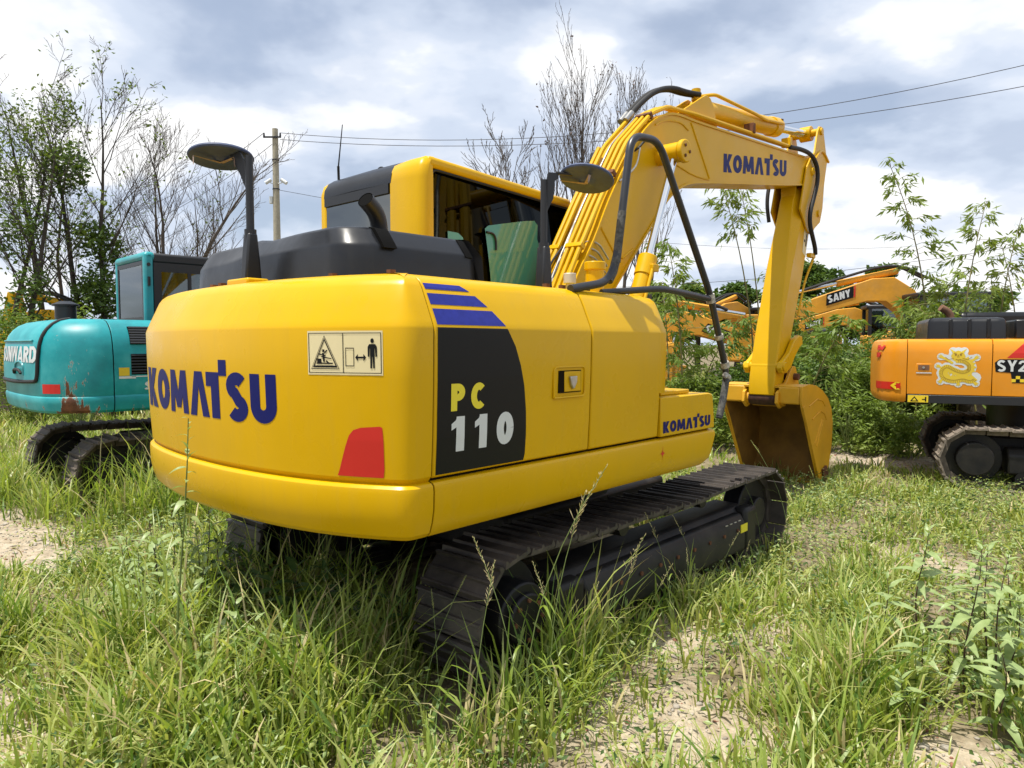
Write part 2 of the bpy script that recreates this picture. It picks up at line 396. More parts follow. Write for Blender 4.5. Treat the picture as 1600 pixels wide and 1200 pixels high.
# ------------------------------------------------------------------ ground
def soft(x, y, cx, cy, rx, ry, rot=0.0):
    c, s = np.cos(rot), np.sin(rot); u = (x-cx)*c + (y-cy)*s; v = -(x-cx)*s + (y-cy)*c
    return np.exp(-((u/rx)**2 + (v/ry)**2)**1.5)
def bare(x, y):
    """how bare the soil is at (x, y): 0 under thick grass, 1 on open dirt"""
    x = np.asarray(x, float); y = np.asarray(y, float)
    b = .92*soft(x, y, -2.42, 2.95, .52, .75, .3)                     # rubble patch in the near left corner
    b = np.maximum(b, soft(x, y, -4.35, 6.0, .50, 1.5, .75))      # dirt track beside the left digger
    b = np.maximum(b, 0.7*soft(x, y, -6.0, 7.4, .4, 1.0, .9))
    b = np.maximum(b, 1.0*soft(x, y, .78, 3.05, .50, .55, .2))   # near patch right of centre
    b = np.maximum(b, 0.9*soft(x, y, 1.75, 2.75, .45, .30, 0))
    b = np.maximum(b, 0.6*soft(x, y, 1.6, 4.3, .45, .8, .5)); b = np.maximum(b, 0.7*soft(x, y, .0, 2.6, .35, .2, 0))
    b = np.maximum(b, 0.8*soft(x, y, .95, 4.1, .28, .5, -.6))    # beside the near crawler track
    lane = np.abs((y - (12.0 - (x-3.6)*.80)))                    # the lane behind the bucket
    b = np.maximum(b, np.where(x > 1.5, np.exp(-(lane/.95)**4), 0)*.97)
    b = np.maximum(b, 0.55*soft(x, y, 3.3, 5.6, .35, .7, .5)*1.0)
    return b
def wav(x, y): return .022*np.sin(x*1.7+.4)*np.cos(y*1.3) + .016*np.sin(x*3.9+y*2.1) + .008*np.sin(x*8.3-y*7.1)
def groundz(x, y):
    r = np.sqrt(np.asarray(x, float)**2 + np.asarray(y, float)**2)
    return wav(x, y) * np.clip(1.6 - r/30, 0, 1) - .02
gx = np.concatenate([-np.geomspace(500, 14.2, 16), np.linspace(-14, 14, 180), np.geomspace(14.2, 500, 16)])
gy = np.concatenate([-np.geomspace(300, 4.2, 10), np.linspace(-4, 20, 160), np.geomspace(20.3, 700, 20)])
XX, YY = np.meshgrid(gx, gy); ZZ = groundz(XX, YY)
nx, ny = len(gx), len(gy)
vv = np.stack([XX.ravel(), YY.ravel(), ZZ.ravel()], 1)
I = np.arange(nx*ny).reshape(ny, nx)
ff = np.stack([I[:-1,:-1].ravel(), I[:-1,1:].ravel(), I[1:,1:].ravel(), I[1:,:-1].ravel()], 1)
def np_mesh(name, v, f, m, smooth=False, mats=None, midx=None):
    me = bpy.data.meshes.new(name); nv, nf, k = len(v), len(f), f.shape[1]
    me.vertices.add(nv); me.vertices.foreach_set('co', np.ascontiguousarray(v, np.float32).ravel())
    me.loops.add(nf*k); me.loops.foreach_set('vertex_index', np.ascontiguousarray(f, np.int32).ravel())
    me.polygons.add(nf); me.polygons.foreach_set('loop_start', np.arange(0, nf*k, k, dtype=np.int32))
    if smooth: me.polygons.foreach_set('use_smooth', np.ones(nf, bool))
    for q in (mats or [m]): me.materials.append(M[q])
    if midx is not None: me.polygons.foreach_set('material_index', np.ascontiguousarray(midx, np.int32))
    me.update(calc_edges=True); me.validate()
    return me
def np_obj(name, me, parent=None):
    o = bpy.data.objects.new(name, me); COL.objects.link(o); o.parent = parent; return o

def ground_mat():
    m = bpy.data.materials.new('soil'); m.use_nodes = True; t = m.node_tree; b = t.nodes['Principled BSDF']
    g = N(t, 'ShaderNodeTexCoord'); v = g.outputs['Object']
    a = N(t, 'ShaderNodeTexNoise', Scale=.55, Detail=8.0, Roughness=.6); L(t, v, a.inputs['Vector'])
    f = N(t, 'ShaderNodeTexNoise', Scale=9.0, Detail=10.0, Roughness=.7); L(t, v, f.inputs['Vector'])
    s = N(t, 'ShaderNodeTexVoronoi', Scale=95.0); L(t, v, s.inputs['Vector'])
    at = N(t, 'ShaderNodeAttribute'); at.attribute_name = 'bare'
    sand = ramp(t, f.outputs[0], [(.28, (.20, .155, .105)), (.45, (.34, .28, .20)), (.60, (.46, .395, .30)), (.75, (.56, .50, .40))], 'LINEAR')
    dirt = ramp(t, f.outputs[0], [(.3, (.075, .06, .035)), (.5, (.16, .13, .075)), (.7, (.27, .22, .14))], 'LINEAR')
    peb = ramp(t, s.outputs['Color'], [(.0, (.75,)*3), (.55, (1.0,)*3), (.8, (1.25, 1.2, 1.15)), (.95, (1.1, .85, .75))], 'LINEAR')
    sand = mixc(t, .45, sand, peb, 'MULTIPLY')
    fac = math_(t, 'ADD', at.outputs['Fac'], math_(t, 'MULTIPLY', math_(t, 'SUBTRACT', a.outputs[0], .5), .9), clamp=True)
    fac = ramp(t, fac, [(.15, (.12,)*3), (.6, (1,)*3)], 'LINEAR')
    L(t, mixc(t, fac, dirt, sand), b.inputs['Base Color'])
    b.inputs['Roughness'].default_value = .95; b.inputs['Specular IOR Level'].default_value = .15
    h = math_(t, 'ADD', math_(t, 'MULTIPLY', s.outputs['Distance'], -.25), f.outputs[0])
    bp = N(t, 'ShaderNodeBump'); bp.inputs['Strength'].default_value = .55; bp.inputs['Distance'].default_value = .015
    L(t, h, bp.inputs['Height']); L(t, bp.outputs[0], b.inputs['Normal']); M['soil'] = m
ground_mat()
gme = np_mesh('ground', vv, ff, 'soil', smooth=True)
at = gme.attributes.new('bare', 'FLOAT', 'POINT'); at.data.foreach_set('value', bare(XX, YY).ravel().astype(np.float32))
ground = np_obj('ground', gme); tag(ground, 'sandy soil of the machine yard under weeds', kind='structure')

# ------------------------------------------------------------------ the yellow excavator in front
EX_O = (0.199, 5.400, 0.0); EX_R = R(90 - 42.255)
ex = empty('crawler_excavator', EX_O, EX_R)
tag(ex, 'big yellow excavator with blue lettering on its counterweight, nearest the camera', 'excavator', 'excavators parked in the yard')

# vertical profile of the bodywork: outward offset from the 1.21 m half width at height z
PZ = [.872, .876, .895, .94, 1.00, 1.080, 1.100, 1.111, 1.117, 1.124, 1.14, 1.30, 1.55, 1.765, 1.778, 1.80, 1.87, 1.945, 1.968, 1.985, 1.998, 2.006, 2.010]
PO = [-.12, -.02, -.002, .014, .025, .028, .025, .014, -.006, .000, .012, .022, .030, .033, .030, .021, -.010, -.044, -.060, -.082, -.115, -.16, -.26]
def off(z): return interp(z, PZ, PO)
# rear plan of the counterweight (right half from the seam round to the centre line)
plan_r = [(-2.152,-1.21),(-2.20,-1.2105),(-2.235,-1.207),(-2.26,-1.196),(-2.282,-1.172),(-2.31,-1.125),(-2.35,-1.05),(-2.39,-.965),(-2.44,-.83),(-2.478,-.69),(-2.512,-.51),(-2.535,-.30),(-2.545,-.10)]
plan_l = [(-2.152,1.21),(-2.24,1.2105),(-2.30,1.195),(-2.345,1.155),(-2.385,1.08),(-2.425,.97),(-2.462,.82),(-2.495,.64),(-2.522,.43),(-2.54,.20)]
plan = catmull(plan_r + plan_l[::-1], 5)
plan = [Vector((p[0], p[1])) for p in plan]
pn = []
for i, p in enumerate(plan):
    d = (plan[min(i+1, len(plan)-1)] - plan[max(i-1, 0)]).normalized(); pn.append(Vector((-d.y, d.x)) * (-1 if Vector((-d.y, d.x)).dot(p - Vector((-1.5, 0))) < 0 else 1))
pn[0] = Vector((0, -1)); pn[-1] = Vector((0, 1))
arcl = [0.0]
for a, b in zip(plan[:-1], plan[1:]): arcl.append(arcl[-1] + (b-a).length)
mid = interp(0.0, [p.y for p in plan], arcl)
def cw_point(s, z, extra=0.0):
    """point on the counterweight: s metres along the rear from the centre line (right side negative)"""
    q = s + mid; x = interp(q, arcl, [p.x for p in plan]); y = interp(q, arcl, [p.y for p in plan])
    nx_ = interp(q, arcl, [p.x for p in pn]); ny_ = interp(q, arcl, [p.y for p in pn]); k = math.hypot(nx_, ny_)
    o = off(z) + extra
    return Vector((x + nx_/k*o, y + ny_/k*o, z))
m = MB(); rings = []
for z, o in zip(PZ, PO):
    r = [(min(p.x + n.x*o, -2.152), p.y + n.y*o, z) for p, n in zip(plan, pn)]
    rings.append(r)
m.loft(rings, closed=True, caps=True)
cw = m.build('counterweight', 'yellow', ex, smooth=22)
ucuts = [i*.06 for i in range(-22, 23)]
# lettering across the rear, right edge of the U .60 m right of the centre line
kom, wdt = word('KOMATSU', .27, .065, 'open')
rear_kom = []
for c, s0, s1 in (('K',.935,.680),('O',.664,.433),('M',.421,.163),('A',.139,-.078),('T',-.055,-.235),('S',-.248,-.42),('U',-.44,-.62)):
    g, w_ = glyph(c, .27, 'open'); rear_kom += [[(-(s0 + (s1-s0)*p[0]/w_), p[1]) for p in q] for q in g]
decal('brand_lettering', rear_kom, lambda u, v: cw_point(-u, 1.345 + v*.222, .0018), 'decal_blue', cw, ucuts=[i*.03 for i in range(-31, 21)], label='large blue brand lettering across the rear')
S0, S1, Z0, Z1 = -1.165, -.812, 1.572, 1.756
def on_cw(e): return lambda u, v: cw_point(u, v, e)
decal('warning_sticker', [rect(S0, Z0, S1, Z1)], on_cw(.0015), 'decal_cream', cw, ucuts, [1.6, 1.7])
ln = .003
frame = [rect(S0+.006, Z0+.008, S1-.006, Z0+.008+ln), rect(S0+.006, Z1-.008-ln, S1-.006, Z1-.008), rect(S0+.006, Z0+.01, S0+.006+ln, Z1-.01), rect(S1-.006-ln, Z0+.01, S1-.006, Z1-.01), rect((S0+S1)/2-.0015, Z0+.01, (S0+S1)/2+.0015, Z1-.01)]
# sticker art; u runs to the machine's left, which is to the left in the picture, so mirror it
def su(f): return S1 - f*(S1-S0)
def sv(f): return Z0 + f*(Z1-Z0)
def sp(l): return [(su(a), sv(b)) for a, b in l]
tri = lambda k: [(.245 + (a-.245)*k, .45 + (b-.45)*k) for a, b in ((.05,.13),(.245,.90),(.45,.13))]
def ringpoly(o, i): return [[o[j], o[(j+1) % 3], i[(j+1) % 3], i[j]] for j in range(3)]
art = [sp(p) for p in ringpoly(tri(1.0), tri(.95))] + [sp(p) for p in ringpoly(tri(.87), tri(.74))]
art += [sp([(.13,.25),(.36,.25),(.36,.28),(.13,.28)]), sp([(.14,.28),(.20,.28),(.20,.37),(.14,.37)]), sp([(.20,.40),(.34,.36),(.34,.38),(.20,.43)]),
        sp([(.225,.30),(.25,.30),(.24,.50),(.21,.50)]), sp([(.17,.46),(.26,.42),(.26,.45),(.17,.49)]), sp([(.215,.52),(.245,.52),(.245,.58),(.215,.58)]),
        sp([(.25,.48),(.29,.56),(.27,.57),(.24,.50)]), sp([(.26,.31),(.30,.26),(.31,.28),(.27,.34)])]
art += [sp(p) for p in ([(.53,.20),(.64,.20),(.64,.22),(.53,.22)], [(.53,.60),(.64,.60),(.64,.62),(.53,.62)], [(.53,.20),(.537,.20),(.537,.62),(.53,.62)], [(.633,.20),(.64,.20),(.64,.62),(.633,.62)])]
art += [sp([(.655,.40),(.69,.48),(.69,.42),(.76,.42),(.76,.48),(.795,.40),(.76,.32),(.76,.38),(.69,.38),(.69,.32)])]
art += [sp([(.815,.42),(.835,.42),(.84,.60),(.845,.60),(.845,.16),(.865,.16),(.87,.42),(.875,.42),(.88,.16),(.90,.16),(.90,.60),(.905,.60),(.91,.42),(.93,.42),(.93,.64),(.91,.70),(.835,.70),(.815,.64)])]
art += [sp([(.872+.022*math.cos(a), .775+.055*math.sin(a)) for a in [i*math.pi/6 for i in range(12)]])]
decal('sticker_print', frame + art, on_cw(.0030), 'decal_black', cw, ucuts, [1.6, 1.7])
decal('red_reflector', [[(-.942,1.146),(-.952,1.17),(-.985,1.27),(-1.005,1.32),(-1.025,1.343),(-1.06,1.354),(-1.145,1.361),(-1.156,1.356),(-1.160,1.30),(-1.160,1.18),(-1.155,1.145)]], on_cw(.0018), 'decal_red', cw, ucuts, [1.15, 1.2, 1.3], label='red reflector patch low on the rear corner')
for s, z in ((-.02, 2.0),):
    MB().box(-2.375, -2.255, -.10, .12, 2.0, 2.035).build('mirror_foot', 'yellow', cw, bevel=.01)
for x, y in ((-2.30,.42),(-2.32,.28),(-2.22,-.62),(-2.14,-.95),(-1.12,-1.0),(-.98,-1.0),(-.75,-1.0)):
    MB().tube([(x,y,1.995),(x,y,2.03)], .022, 6).build('bolt', 'rusty', ex)

# right-hand side panels
def side_profile(z0, z1, inset=0.0, inner=.93, sgn=-1):
    zs = [z0] + [z for z in PZ if z0 < z < z1] + [z1]
    pts = [(sgn*(1.21 + off(z) - inset), z) for z in zs]
    return pts + [(sgn*inner, z1), (sgn*inner, z0)]
def panel(name, x0, x1, z0, z1, parent=ex, inset=0.0, mt='yellow', sgn=-1, bevel=.006, **k):
    return MB().prism_yz(side_profile(z0, z1, inset, sgn=sgn), x0, x1).build(name, mt, parent, smooth=26, bevel=bevel, **k)
engine_door = panel('engine_door', -2.143, -1.032, 1.130, 2.008)
front_door = panel('tank_door', -1.020, -.312, 1.130, 2.006)
def on_side(x, z, e=.0016): return Vector((x, -(1.21 + off(z) + e), z))
# the curved front end panel beyond the door
prof = side_profile(1.40, 1.99, .012)
rg = []
for x, k in ((-.296, 0), (-.24, .0), (-.21, .012), (-.19, .04), (-.18, .09)):
    rg.append([(x, y + k, min(z, 1.99 - k*.6)) for y, z in prof])
MB().loft(rg).build('end_panel', 'yellow', ex, smooth=30)
MB().prism_yz(side_profile(1.14, 1.96, .035), -.314, -.29).build('door_gap', 'gap', ex)
MB().prism_yz(side_profile(1.14, 1.985, .012), -1.034, -1.018).build('door_gap', 'gap', ex)
MB().prism_yz(side_profile(.90, 1.985, .008), -2.153, -2.142).build('door_gap', 'gap', ex)
MB().box(-2.14, .40, -1.198, -.95, 1.105, 1.14).build('skirt_gap', 'gap', ex)
# tool box in front
tb = MB().prism_xz([(-.296,1.128),(.418,1.128),(.41,1.22),(.392,1.335),(.378,1.362),(.33,1.372),(-.296,1.372)], -1.238, -.55).build('tool_box', 'yellow', ex, bevel=.008)
MB().box(-.17, .20, -1.16, -.62, 1.373, 1.40).build('box_lid', 'yellow', tb, bevel=.006)
decal('brand_lettering', kom, lambda u, v: Vector((-.272 + u/wdt*.622, -1.2405, 1.150 + v*.072 + 0*u)), 'decal_blue', tb)
# long lower skirt
zs = [z for z in PZ if z <= 1.117]
rg = []
for x, cut in ((-2.143, 0), (.30, 0), (.345, .05), (.40, .15)):
    rg.append([(x + (0.03 if x > .3 and z > 1.0 else 0)*1.0, -(1.21 + off(z)), z + (max(0, .93 - z)*0 + cut*max(0, (1.05 - z))/1.0)) for z in zs] + [(x, -1.0, 1.113), (x, -1.0, .88 + cut*.17)])
skirt = MB().loft(rg).build('side_skirt', 'yellow', ex, smooth=26)
c0 = Vector((-.27, 0, 1.025)); em = [[(.016*math.cos(a)*(1.5 if k % 2 == 0 else .7), .016*math.sin(a)*(1.5 if k % 2 == 0 else .7)) for k, a in enumerate([i*math.pi/4 for i in range(8)])],
      rect(-.03,-.0015,.03,.0015), rect(-.0015,-.04,.0015,.045)]
decal('emblem', em, lambda u, v: Vector((c0.x + u, -(1.21 + off(c0.z+v) + .0018), c0.z + v)), 'decal_red', skirt)

# black side graphic, blue stripes, model number, latch on the engine door
vc = [z for z in PZ if 1.12 < z < 2.0]
crv = [(-1.562,1.14),(-1.553,1.17),(-1.551,1.26),(-1.556,1.38),(-1.572,1.50),(-1.60,1.60),(-1.638,1.69),(-1.695,1.772)]
decal('black_graphic', [[(-2.128,1.142)] + crv + [(-2.128,1.772)]], lambda u, v: on_side(u, v), 'decal_black', engine_door, vcuts=vc)
for p in ([(-2.126,1.784),(-1.700,1.784),(-1.765,1.852),(-2.128,1.852)], [(-2.130,1.870),(-1.785,1.870),(-1.845,1.918),(-2.132,1.918)], [(-2.134,1.936),(-1.872,1.936),(-1.92,1.962),(-2.136,1.962)]):
    decal('stripe', [p], lambda u, v: on_side(u, v), 'stripe_blue', engine_door, vcuts=vc)
def flat_word(txt, x0, x1, z0, z1, mt, par, t=.3, gap=.2, e=.003, name='lettering', style='', slant=0):
    pl, w = word(txt, t, gap, style, slant)
    return decal(name, pl, lambda u, v: on_side(x0 + u/w*(x1-x0), z0 + v*(z1-z0), e), mt, par, vcuts=[(z-z0)/(z1-z0) for z in vc if z0 < z < z1])
flat_word('PC', -2.050, -1.842, 1.411, 1.530, 'decal_lemon', engine_door, .27, .28, name='model_lettering')
flat_word('110', -2.045, -1.645, 1.232, 1.386, 'decal_white', engine_door, .26, .34, name='model_lettering')
MB().tube(round_path([(-1.35,-1.243,1.43),(-1.35,-1.243,1.585),(-1.09,-1.243,1.585),(-1.09,-1.243,1.43),(-1.35,-1.243,1.43)], .03, 4), .006, 6).build('latch_surround', 'yellow', engine_door)
MB().box(-1.312, -1.125, -1.2435, -1.2, 1.452, 1.566).build('latch_recess', 'gap', engine_door)
hd = MB().box(-1.268, -1.130, -1.2475, -1.2, 1.457, 1.561).build('latch_plate', 'yellow', engine_door, bevel=.003)
MB().prism_xz([(-1.237,1.535),(-1.178,1.537),(-1.180,1.505),(-1.200,1.475),(-1.212,1.470),(-1.228,1.495)], -1.262, -1.245).build('latch', 'steel', hd, bevel=.004)

# deck, chassis and the parts under it
MB().prism_xy([(-2.16,-.94),(-.2,-.94),(-.2,-.42),(-.2,.14),(-1.06,.14),(-1.06,.94),(-2.16,.94)], 1.90, 2.004).build('top_deck', 'yellow', ex, bevel=.004)
MB().box(-2.15, .55, -1.0, 1.0, .93, 1.12).build('swing_frame', 'black_metal', ex)
MB().box(-2.15, -.22, -.96, .10, 1.12, 1.92).build('engine_bay', 'gap', ex)
MB().box(-.2, .75, -.30, .22, 1.0, 1.75).build('boom_mount', 'black_metal', ex)
MB().tube([(0,0,.62),(0,0,.94)], .56, 32).build('swing_bearing', 'black_metal', ex)
panel('left_panel', -2.143, -1.08, 1.130, 2.006, sgn=1)
panel('left_skirt', -2.143, .70, .885, 1.112, sgn=1)
MB().prism_xy([(-.95,-.55),(.95,-.55),(.95,.55),(-.95,.55)], .36, .64).build('car_body', 'track_black', ex, bevel=.04)

# crawler tracks
TR = .345; TX0, TX1 = -1.54, 1.43
def track_path(s):
    a = TX1 - TX0; c = math.pi*(TR - .02); Lp = 2*a + 2*c; s %= Lp; r = TR - .02; zc = TR
    if s < a:
        sag = -.028*math.sin(math.pi*s/a)**2 * (1 + .4*math.sin(6*math.pi*s/a)); return Vector((TX1 - s, 0, zc + r + sag)), Vector((-1, 0, 0))
    s -= a
    if s < c:
        t = s/r; return Vector((TX0 - r*math.sin(t), 0, zc + r*math.cos(t))), Vector((-math.cos(t), 0, -math.sin(t)))
    s -= c
    if s < a: return Vector((TX0 + s, 0, zc - r)), Vector((1, 0, 0))
    s -= a; t = s/r
    return Vector((TX1 + r*math.sin(t), 0, zc - r*math.cos(t))), Vector((math.cos(t), 0, math.sin(t)))
TL = 2*(TX1-TX0) + 2*math.pi*(TR-.02)
def shoe_mesh(width, pitch, mt):
    w = width/2; s = MB(); p = pitch
    prof = [(-p*.50,0),(-p*.50,.012),(-p*.45,.030),(-p*.40,.030),(-p*.36,.012),(-p*.06,.010),(-p*.03,.024),(p*.02,.024),(p*.05,.010),(p*.34,.010),(p*.37,.024),(p*.42,.024),(p*.46,.004),(p*.50,-.008),(p*.46,-.012),(-p*.46,-.006)]
    s.v = []; n = len(prof)
    s.add([(x, -w, z) for x, z in prof] + [(x, w, z) for x, z in prof], [tuple(range(n)), tuple(range(2*n-1, n-1, -1))] + [(i, i+n, (i+1) % n + n, (i+1) % n) for i in range(n)])
    s.box(-p*.46, p*.46, -.09, -.05, -.075, -.008); s.box(-p*.46, p*.46, .05, .09, -.075, -.008)
    me = bpy.data.meshes.new('shoe'); me.from_pydata(s.v, [], s.f); me.materials.append(M[mt]); bm = bmesh.new(); bm.from_mesh(me); bmesh.ops.recalc_face_normals(bm, faces=bm.faces); bm.to_mesh(me); bm.free()
    return me
def crawler(parent, y, side, nshoe=42, width=.50, path=track_path, total=TL, shoe=None, x0=TX0, x1=TX1, r=TR, mt='track_black'):
    m = MB()
    sec = [(-.17,.20),(-.17,.40),(-.10,.47),(.10,.47),(.17,.40),(.17,.20)]
    k = r/.345
    m.prism_yz([(yy, zz*k) for yy, zz in sec], x0 + .30*k, x1 - .33*k)
    tf = m.build('track', mt, parent, bevel=.02); tf.location = (0, y, 0)
    for i in range(nshoe):
        p, d = path(i*total/nshoe)
        nrm = Vector((-d.z, 0, d.x)); nrm = -nrm if False else Vector((d.z, 0, -d.x)) if False else Vector((0,1,0)).cross(d)
        out = (p - Vector((min(max(p.x, x0), x1), 0, r))).normalized()
        if nrm.dot(out) < 0: nrm = -nrm
        mw = Matrix((( d.x, 0 if True else 0, nrm.x, p.x), (0, 1, 0, 0), (d.z, 0, nrm.z, p.z), (0, 0, 0, 1)))
        o = bpy.data.objects.new('shoe', shoe); COL.objects.link(o); o.parent = tf; o.matrix_basis = mw
    w = MB().tube([(x0,-.05,r),(x0,.05,r)], r*.80, 24)
    w.tube([(x0,-.20,r),(x0,.20,r)], r*.52, 20); w.build('sprocket', mt, tf, bevel=.01)
    w = MB().tube([(x1,-.07,r),(x1,.07,r)], r*.78, 24); w.tube([(x1,-.13,r),(x1,.13,r)], r*.35, 16); w.build('idler', mt, tf, bevel=.01)
    n = 6
    for i in range(n):
        x = x0 + .45*k + (x1-x0-.9*k)*i/(n-1); MB().tube([(x,-.17,.15*k),(x,.17,.15*k)], .085*k, 14).build('roller', mt, tf)
    for i in range(2):
        x = x0 + (x1-x0)*(.34 + .34*i); MB().tube([(x,-.12,r*1.72),(x,.14,r*1.72)], .055*k, 12).build('carrier_roller', mt, tf)
    return tf
shoe_me = shoe_mesh(.45, TL/42, 'shoe_metal')
tr_r = crawler(ex, -1.01, -1, shoe=shoe_me); tr_l = crawler(ex, 1.01, 1, shoe=shoe_me)
# guards seen on the near track frame
m = MB(); m.prism_yz([(-.23,.16),(-.23,.36),(-.19,.43),(-.12,.43),(-.12,.16)], -1.05, .95); m.build('frame_guard', 'track_black', tr_r, bevel=.015)
MB().box(-1.28, -1.05, -.22, -.10, .15, .44).build('frame_guard', 'track_black', tr_r, bevel=.03)
MB().box(.98, 1.18, -.22, -.10, .14, .46).build('frame_guard', 'track_black', tr_r, bevel=.03)
for i in range(4): MB().box(.62 + i*.07, .65 + i*.07, -.232, -.225, .395, .40).build('plate', 'alu', tr_r)
MB().box(.86, .97, -.236, -.231, .30, .36).build('yellow_label', 'decal_lemon', tr_r)

for i in range(9):
    MB().tube([(-.95 + i*.22, -.240, .33), (-.95 + i*.22, -.228, .33)], .014, 6).build('bolt', 'rusty', tr_r)
MB().tube([(-1.54, -.232, .345), (-1.54, -.20, .345)], .13, 20).build('motor_cover', 'track_black', tr_r, bevel=.01)
for i in range(8):
    a_ = i*math.pi/4; MB().tube([(-1.54 + .10*math.cos(a_), -.242, .345 + .10*math.sin(a_)), (-1.54 + .10*math.cos(a_), -.23, .345 + .10*math.sin(a_))], .012, 6).build('bolt', 'rusty', tr_r)

# black plastic engine hood
hp = [(-2.19,-.46),(-2.185,-.56),(-2.15,-.645),(-2.07,-.695),(-1.98,-.71),(-1.50,-.725),(-1.40,-.72),(-1.36,-.69),(-1.345,-.62),(-1.345,.90),(-1.36,1.0),(-1.45,1.05),(-2.0,1.05),(-2.10,1.02),(-2.15,.93),(-2.17,.70),(-2.20,.30),(-2.205,-.20)]
hp = [(a[0], a[1]) for a in catmull(hp, 3, closed=True)]
cxh, cyh = -1.77, .16
def hood_ring(z, k, kz=0.0):
    out = []
    for x, y in hp:
        dx, dy = x-cxh, y-cyh; l = math.hypot(dx, dy); out.append((x - dx/l*k, y - dy/l*k, z))
    return out
def dent(r): return [(x, y, z + (.012*math.exp(-((y-.28)/.05)**2) - .012*math.exp(-((y-.10)/.03)**2) if z > 2.15 else 0) - .02*max(0, y-.25)*(z > 2.1)) for x, y, z in r]
hood = MB().loft([dent(hood_ring(z, k)) for z, k in ((1.99,.0),(2.02,.0),(2.10,.006),(2.165,.012),(2.178,.017),(2.188,.026),(2.255,.082),(2.266,.096),(2.272,.115),(2.283,.28),(2.288,.5))]).build('engine_hood', 'hood_black', ex, smooth=32)
MB().loft([[(x*1.0 + (x-cxh)*.012, y + (y-cyh)*.012, z) for x, y, _ in hood_ring(0, 0)] for z in (1.995, 2.018)]).build('hood_seal', 'rubber', hood)
for x0, x1 in ((-2.00,-1.92), (-1.455,-1.405)):
    MB().prism_yz([(-.722,2.165),(-.705,2.19),(-.648,2.262),(-.60,2.275),(-.60,2.165)], x0, x1).build('vent', 'hole', hood)
ep = chaikin([(-1.86,-.50,2.20),(-1.87,-.515,2.30),(-1.905,-.535,2.365),(-1.985,-.555,2.415)], 2)
MB().tube(ep, .043, 18, caps=False).build('exhaust_pipe', 'black_metal', hood)
MB().tube([Vector(ep[-1]) + (ep[-2]-ep[-1])*.3, ep[-2] + (ep[-2]-ep[-1])*3], .039, 18, caps=True).build('exhaust_bore', 'hole', hood)

# mirrors on posts
def mirror(base, top, elbow, disc, rx, ry, yaw, par, w=.028):
    mr = empty('mirror', (0,0,0), 0, par)
    MB().tube([base, (base[0], base[1], base[2]+.26)], .030, 10).build('post_base', 'black_metal', mr)
    b = Vector(base)
    MB().prism_xz([(-.046,0),(.046,0),(.038,.10),(.025,.24),(-.025,.24),(-.038,.10)], -.03, .03).build('post_shroud', 'black_metal', mr, bevel=.01).location = b
    MB().tube([base, top], .020, 10).build('post', 'black_metal', mr)
    t = Vector(top); e = Vector(elbow); d = Vector(disc)
    q = t - Vector((0,0,.17)); q2 = t - Vector((0,0,.08))
    side = (d - t); side.z = 0; side.normalize(); nn = Vector((-side.y, side.x, 0))*.006
    pts = [q, q2 + side*.02, e - Vector((0,0,.055)), e - side*.035, e, e + side*.02 - Vector((0,0,.02)), e - Vector((0,0,.085)) + side*.0]
    arm = [q, e - side*.05, e + side*.02, e + side*.02 - Vector((0,0,.028)), q2 + side*.035 + Vector((0,0,.005)), t - Vector((0,0,.13))+side*.015]
    arm = [q, t - Vector((0,0,.06)), e - side*.045, e + side*.015, e + side*.015 - Vector((0,0,.03)), e - side*.005 - Vector((0,0,.045)), t + side*.055 - Vector((0,0,.10)), t + side*.02 - Vector((0,0,.17))]
    n = len(arm)
    MB().add([p + nn for p in arm] + [p - nn for p in arm], [tuple(range(n)), tuple(range(2*n-1, n-1, -1))] + [(i, i+n, (i+1) % n + n, (i+1) % n) for i in range(n)]).build('arm_plate', 'black_metal', mr)
    MB().tube([e + side*.005, d + Vector((0,0,.012))], .010, 6).build('arm', 'black_metal', mr)
    rings = []
    for k, zz in ((.20,.028),(.5,.022),(.85,.010),(.97,.002),(1.0,-.008),(.97,-.016),(.90,-.018),(.5,-.022),(.30,-.024),(.22,-.034),(.12,-.036)):
        rings.append([(math.cos(a)*rx*k, math.sin(a)*rx*k, zz) for a in [2*math.pi*i/36 for i in range(36)]])
    dd = MB().loft(rings).build('mirror_disc', 'mirror_back', mr, smooth=35)
    dd.location = d; dd.rotation_euler = Vector(yaw).to_track_quat('Z', 'Y').to_euler()
    rb = MB()
    for j, (a, ln_) in enumerate(((.5, .15), (2.2, .11))):
        p0 = Vector((0,0,-.04)); p1 = Vector((math.cos(a)*ln_, math.sin(a)*ln_, -.040)); wv = Vector((-math.sin(a), math.cos(a), 0))*.010
        rb.add([p0-wv, p0+wv, p1+wv*.7-Vector((0,0,.004)), p1-wv*.7, p1 + Vector((0,0,-.05)) + wv*.3, p1 + Vector((0,0,-.05)) - wv*.5], [(0,1,2,3), (3,2,4,5)])
    rb.build('ribbon', 'ribbon', dd, smooth=0)
    MB().tube([(0,0,.02),(0,0,.055)], .014, 8).build('knob', 'alu', dd)
    return mr
mirror((-2.30,-.0,2.03), (-2.30,.0,2.665), (-2.335,.10,2.70), (-2.35,.20,2.69), .165, .16, (0.068, 0.141, 0.988), ex)
mirror((-1.02,-.90,2.01), (-1.02,-.90,2.62), (-.955,-.93,2.665), (-.78,-1.02,2.655), .158, .15, (0.319, 0.06, 0.956), ex)

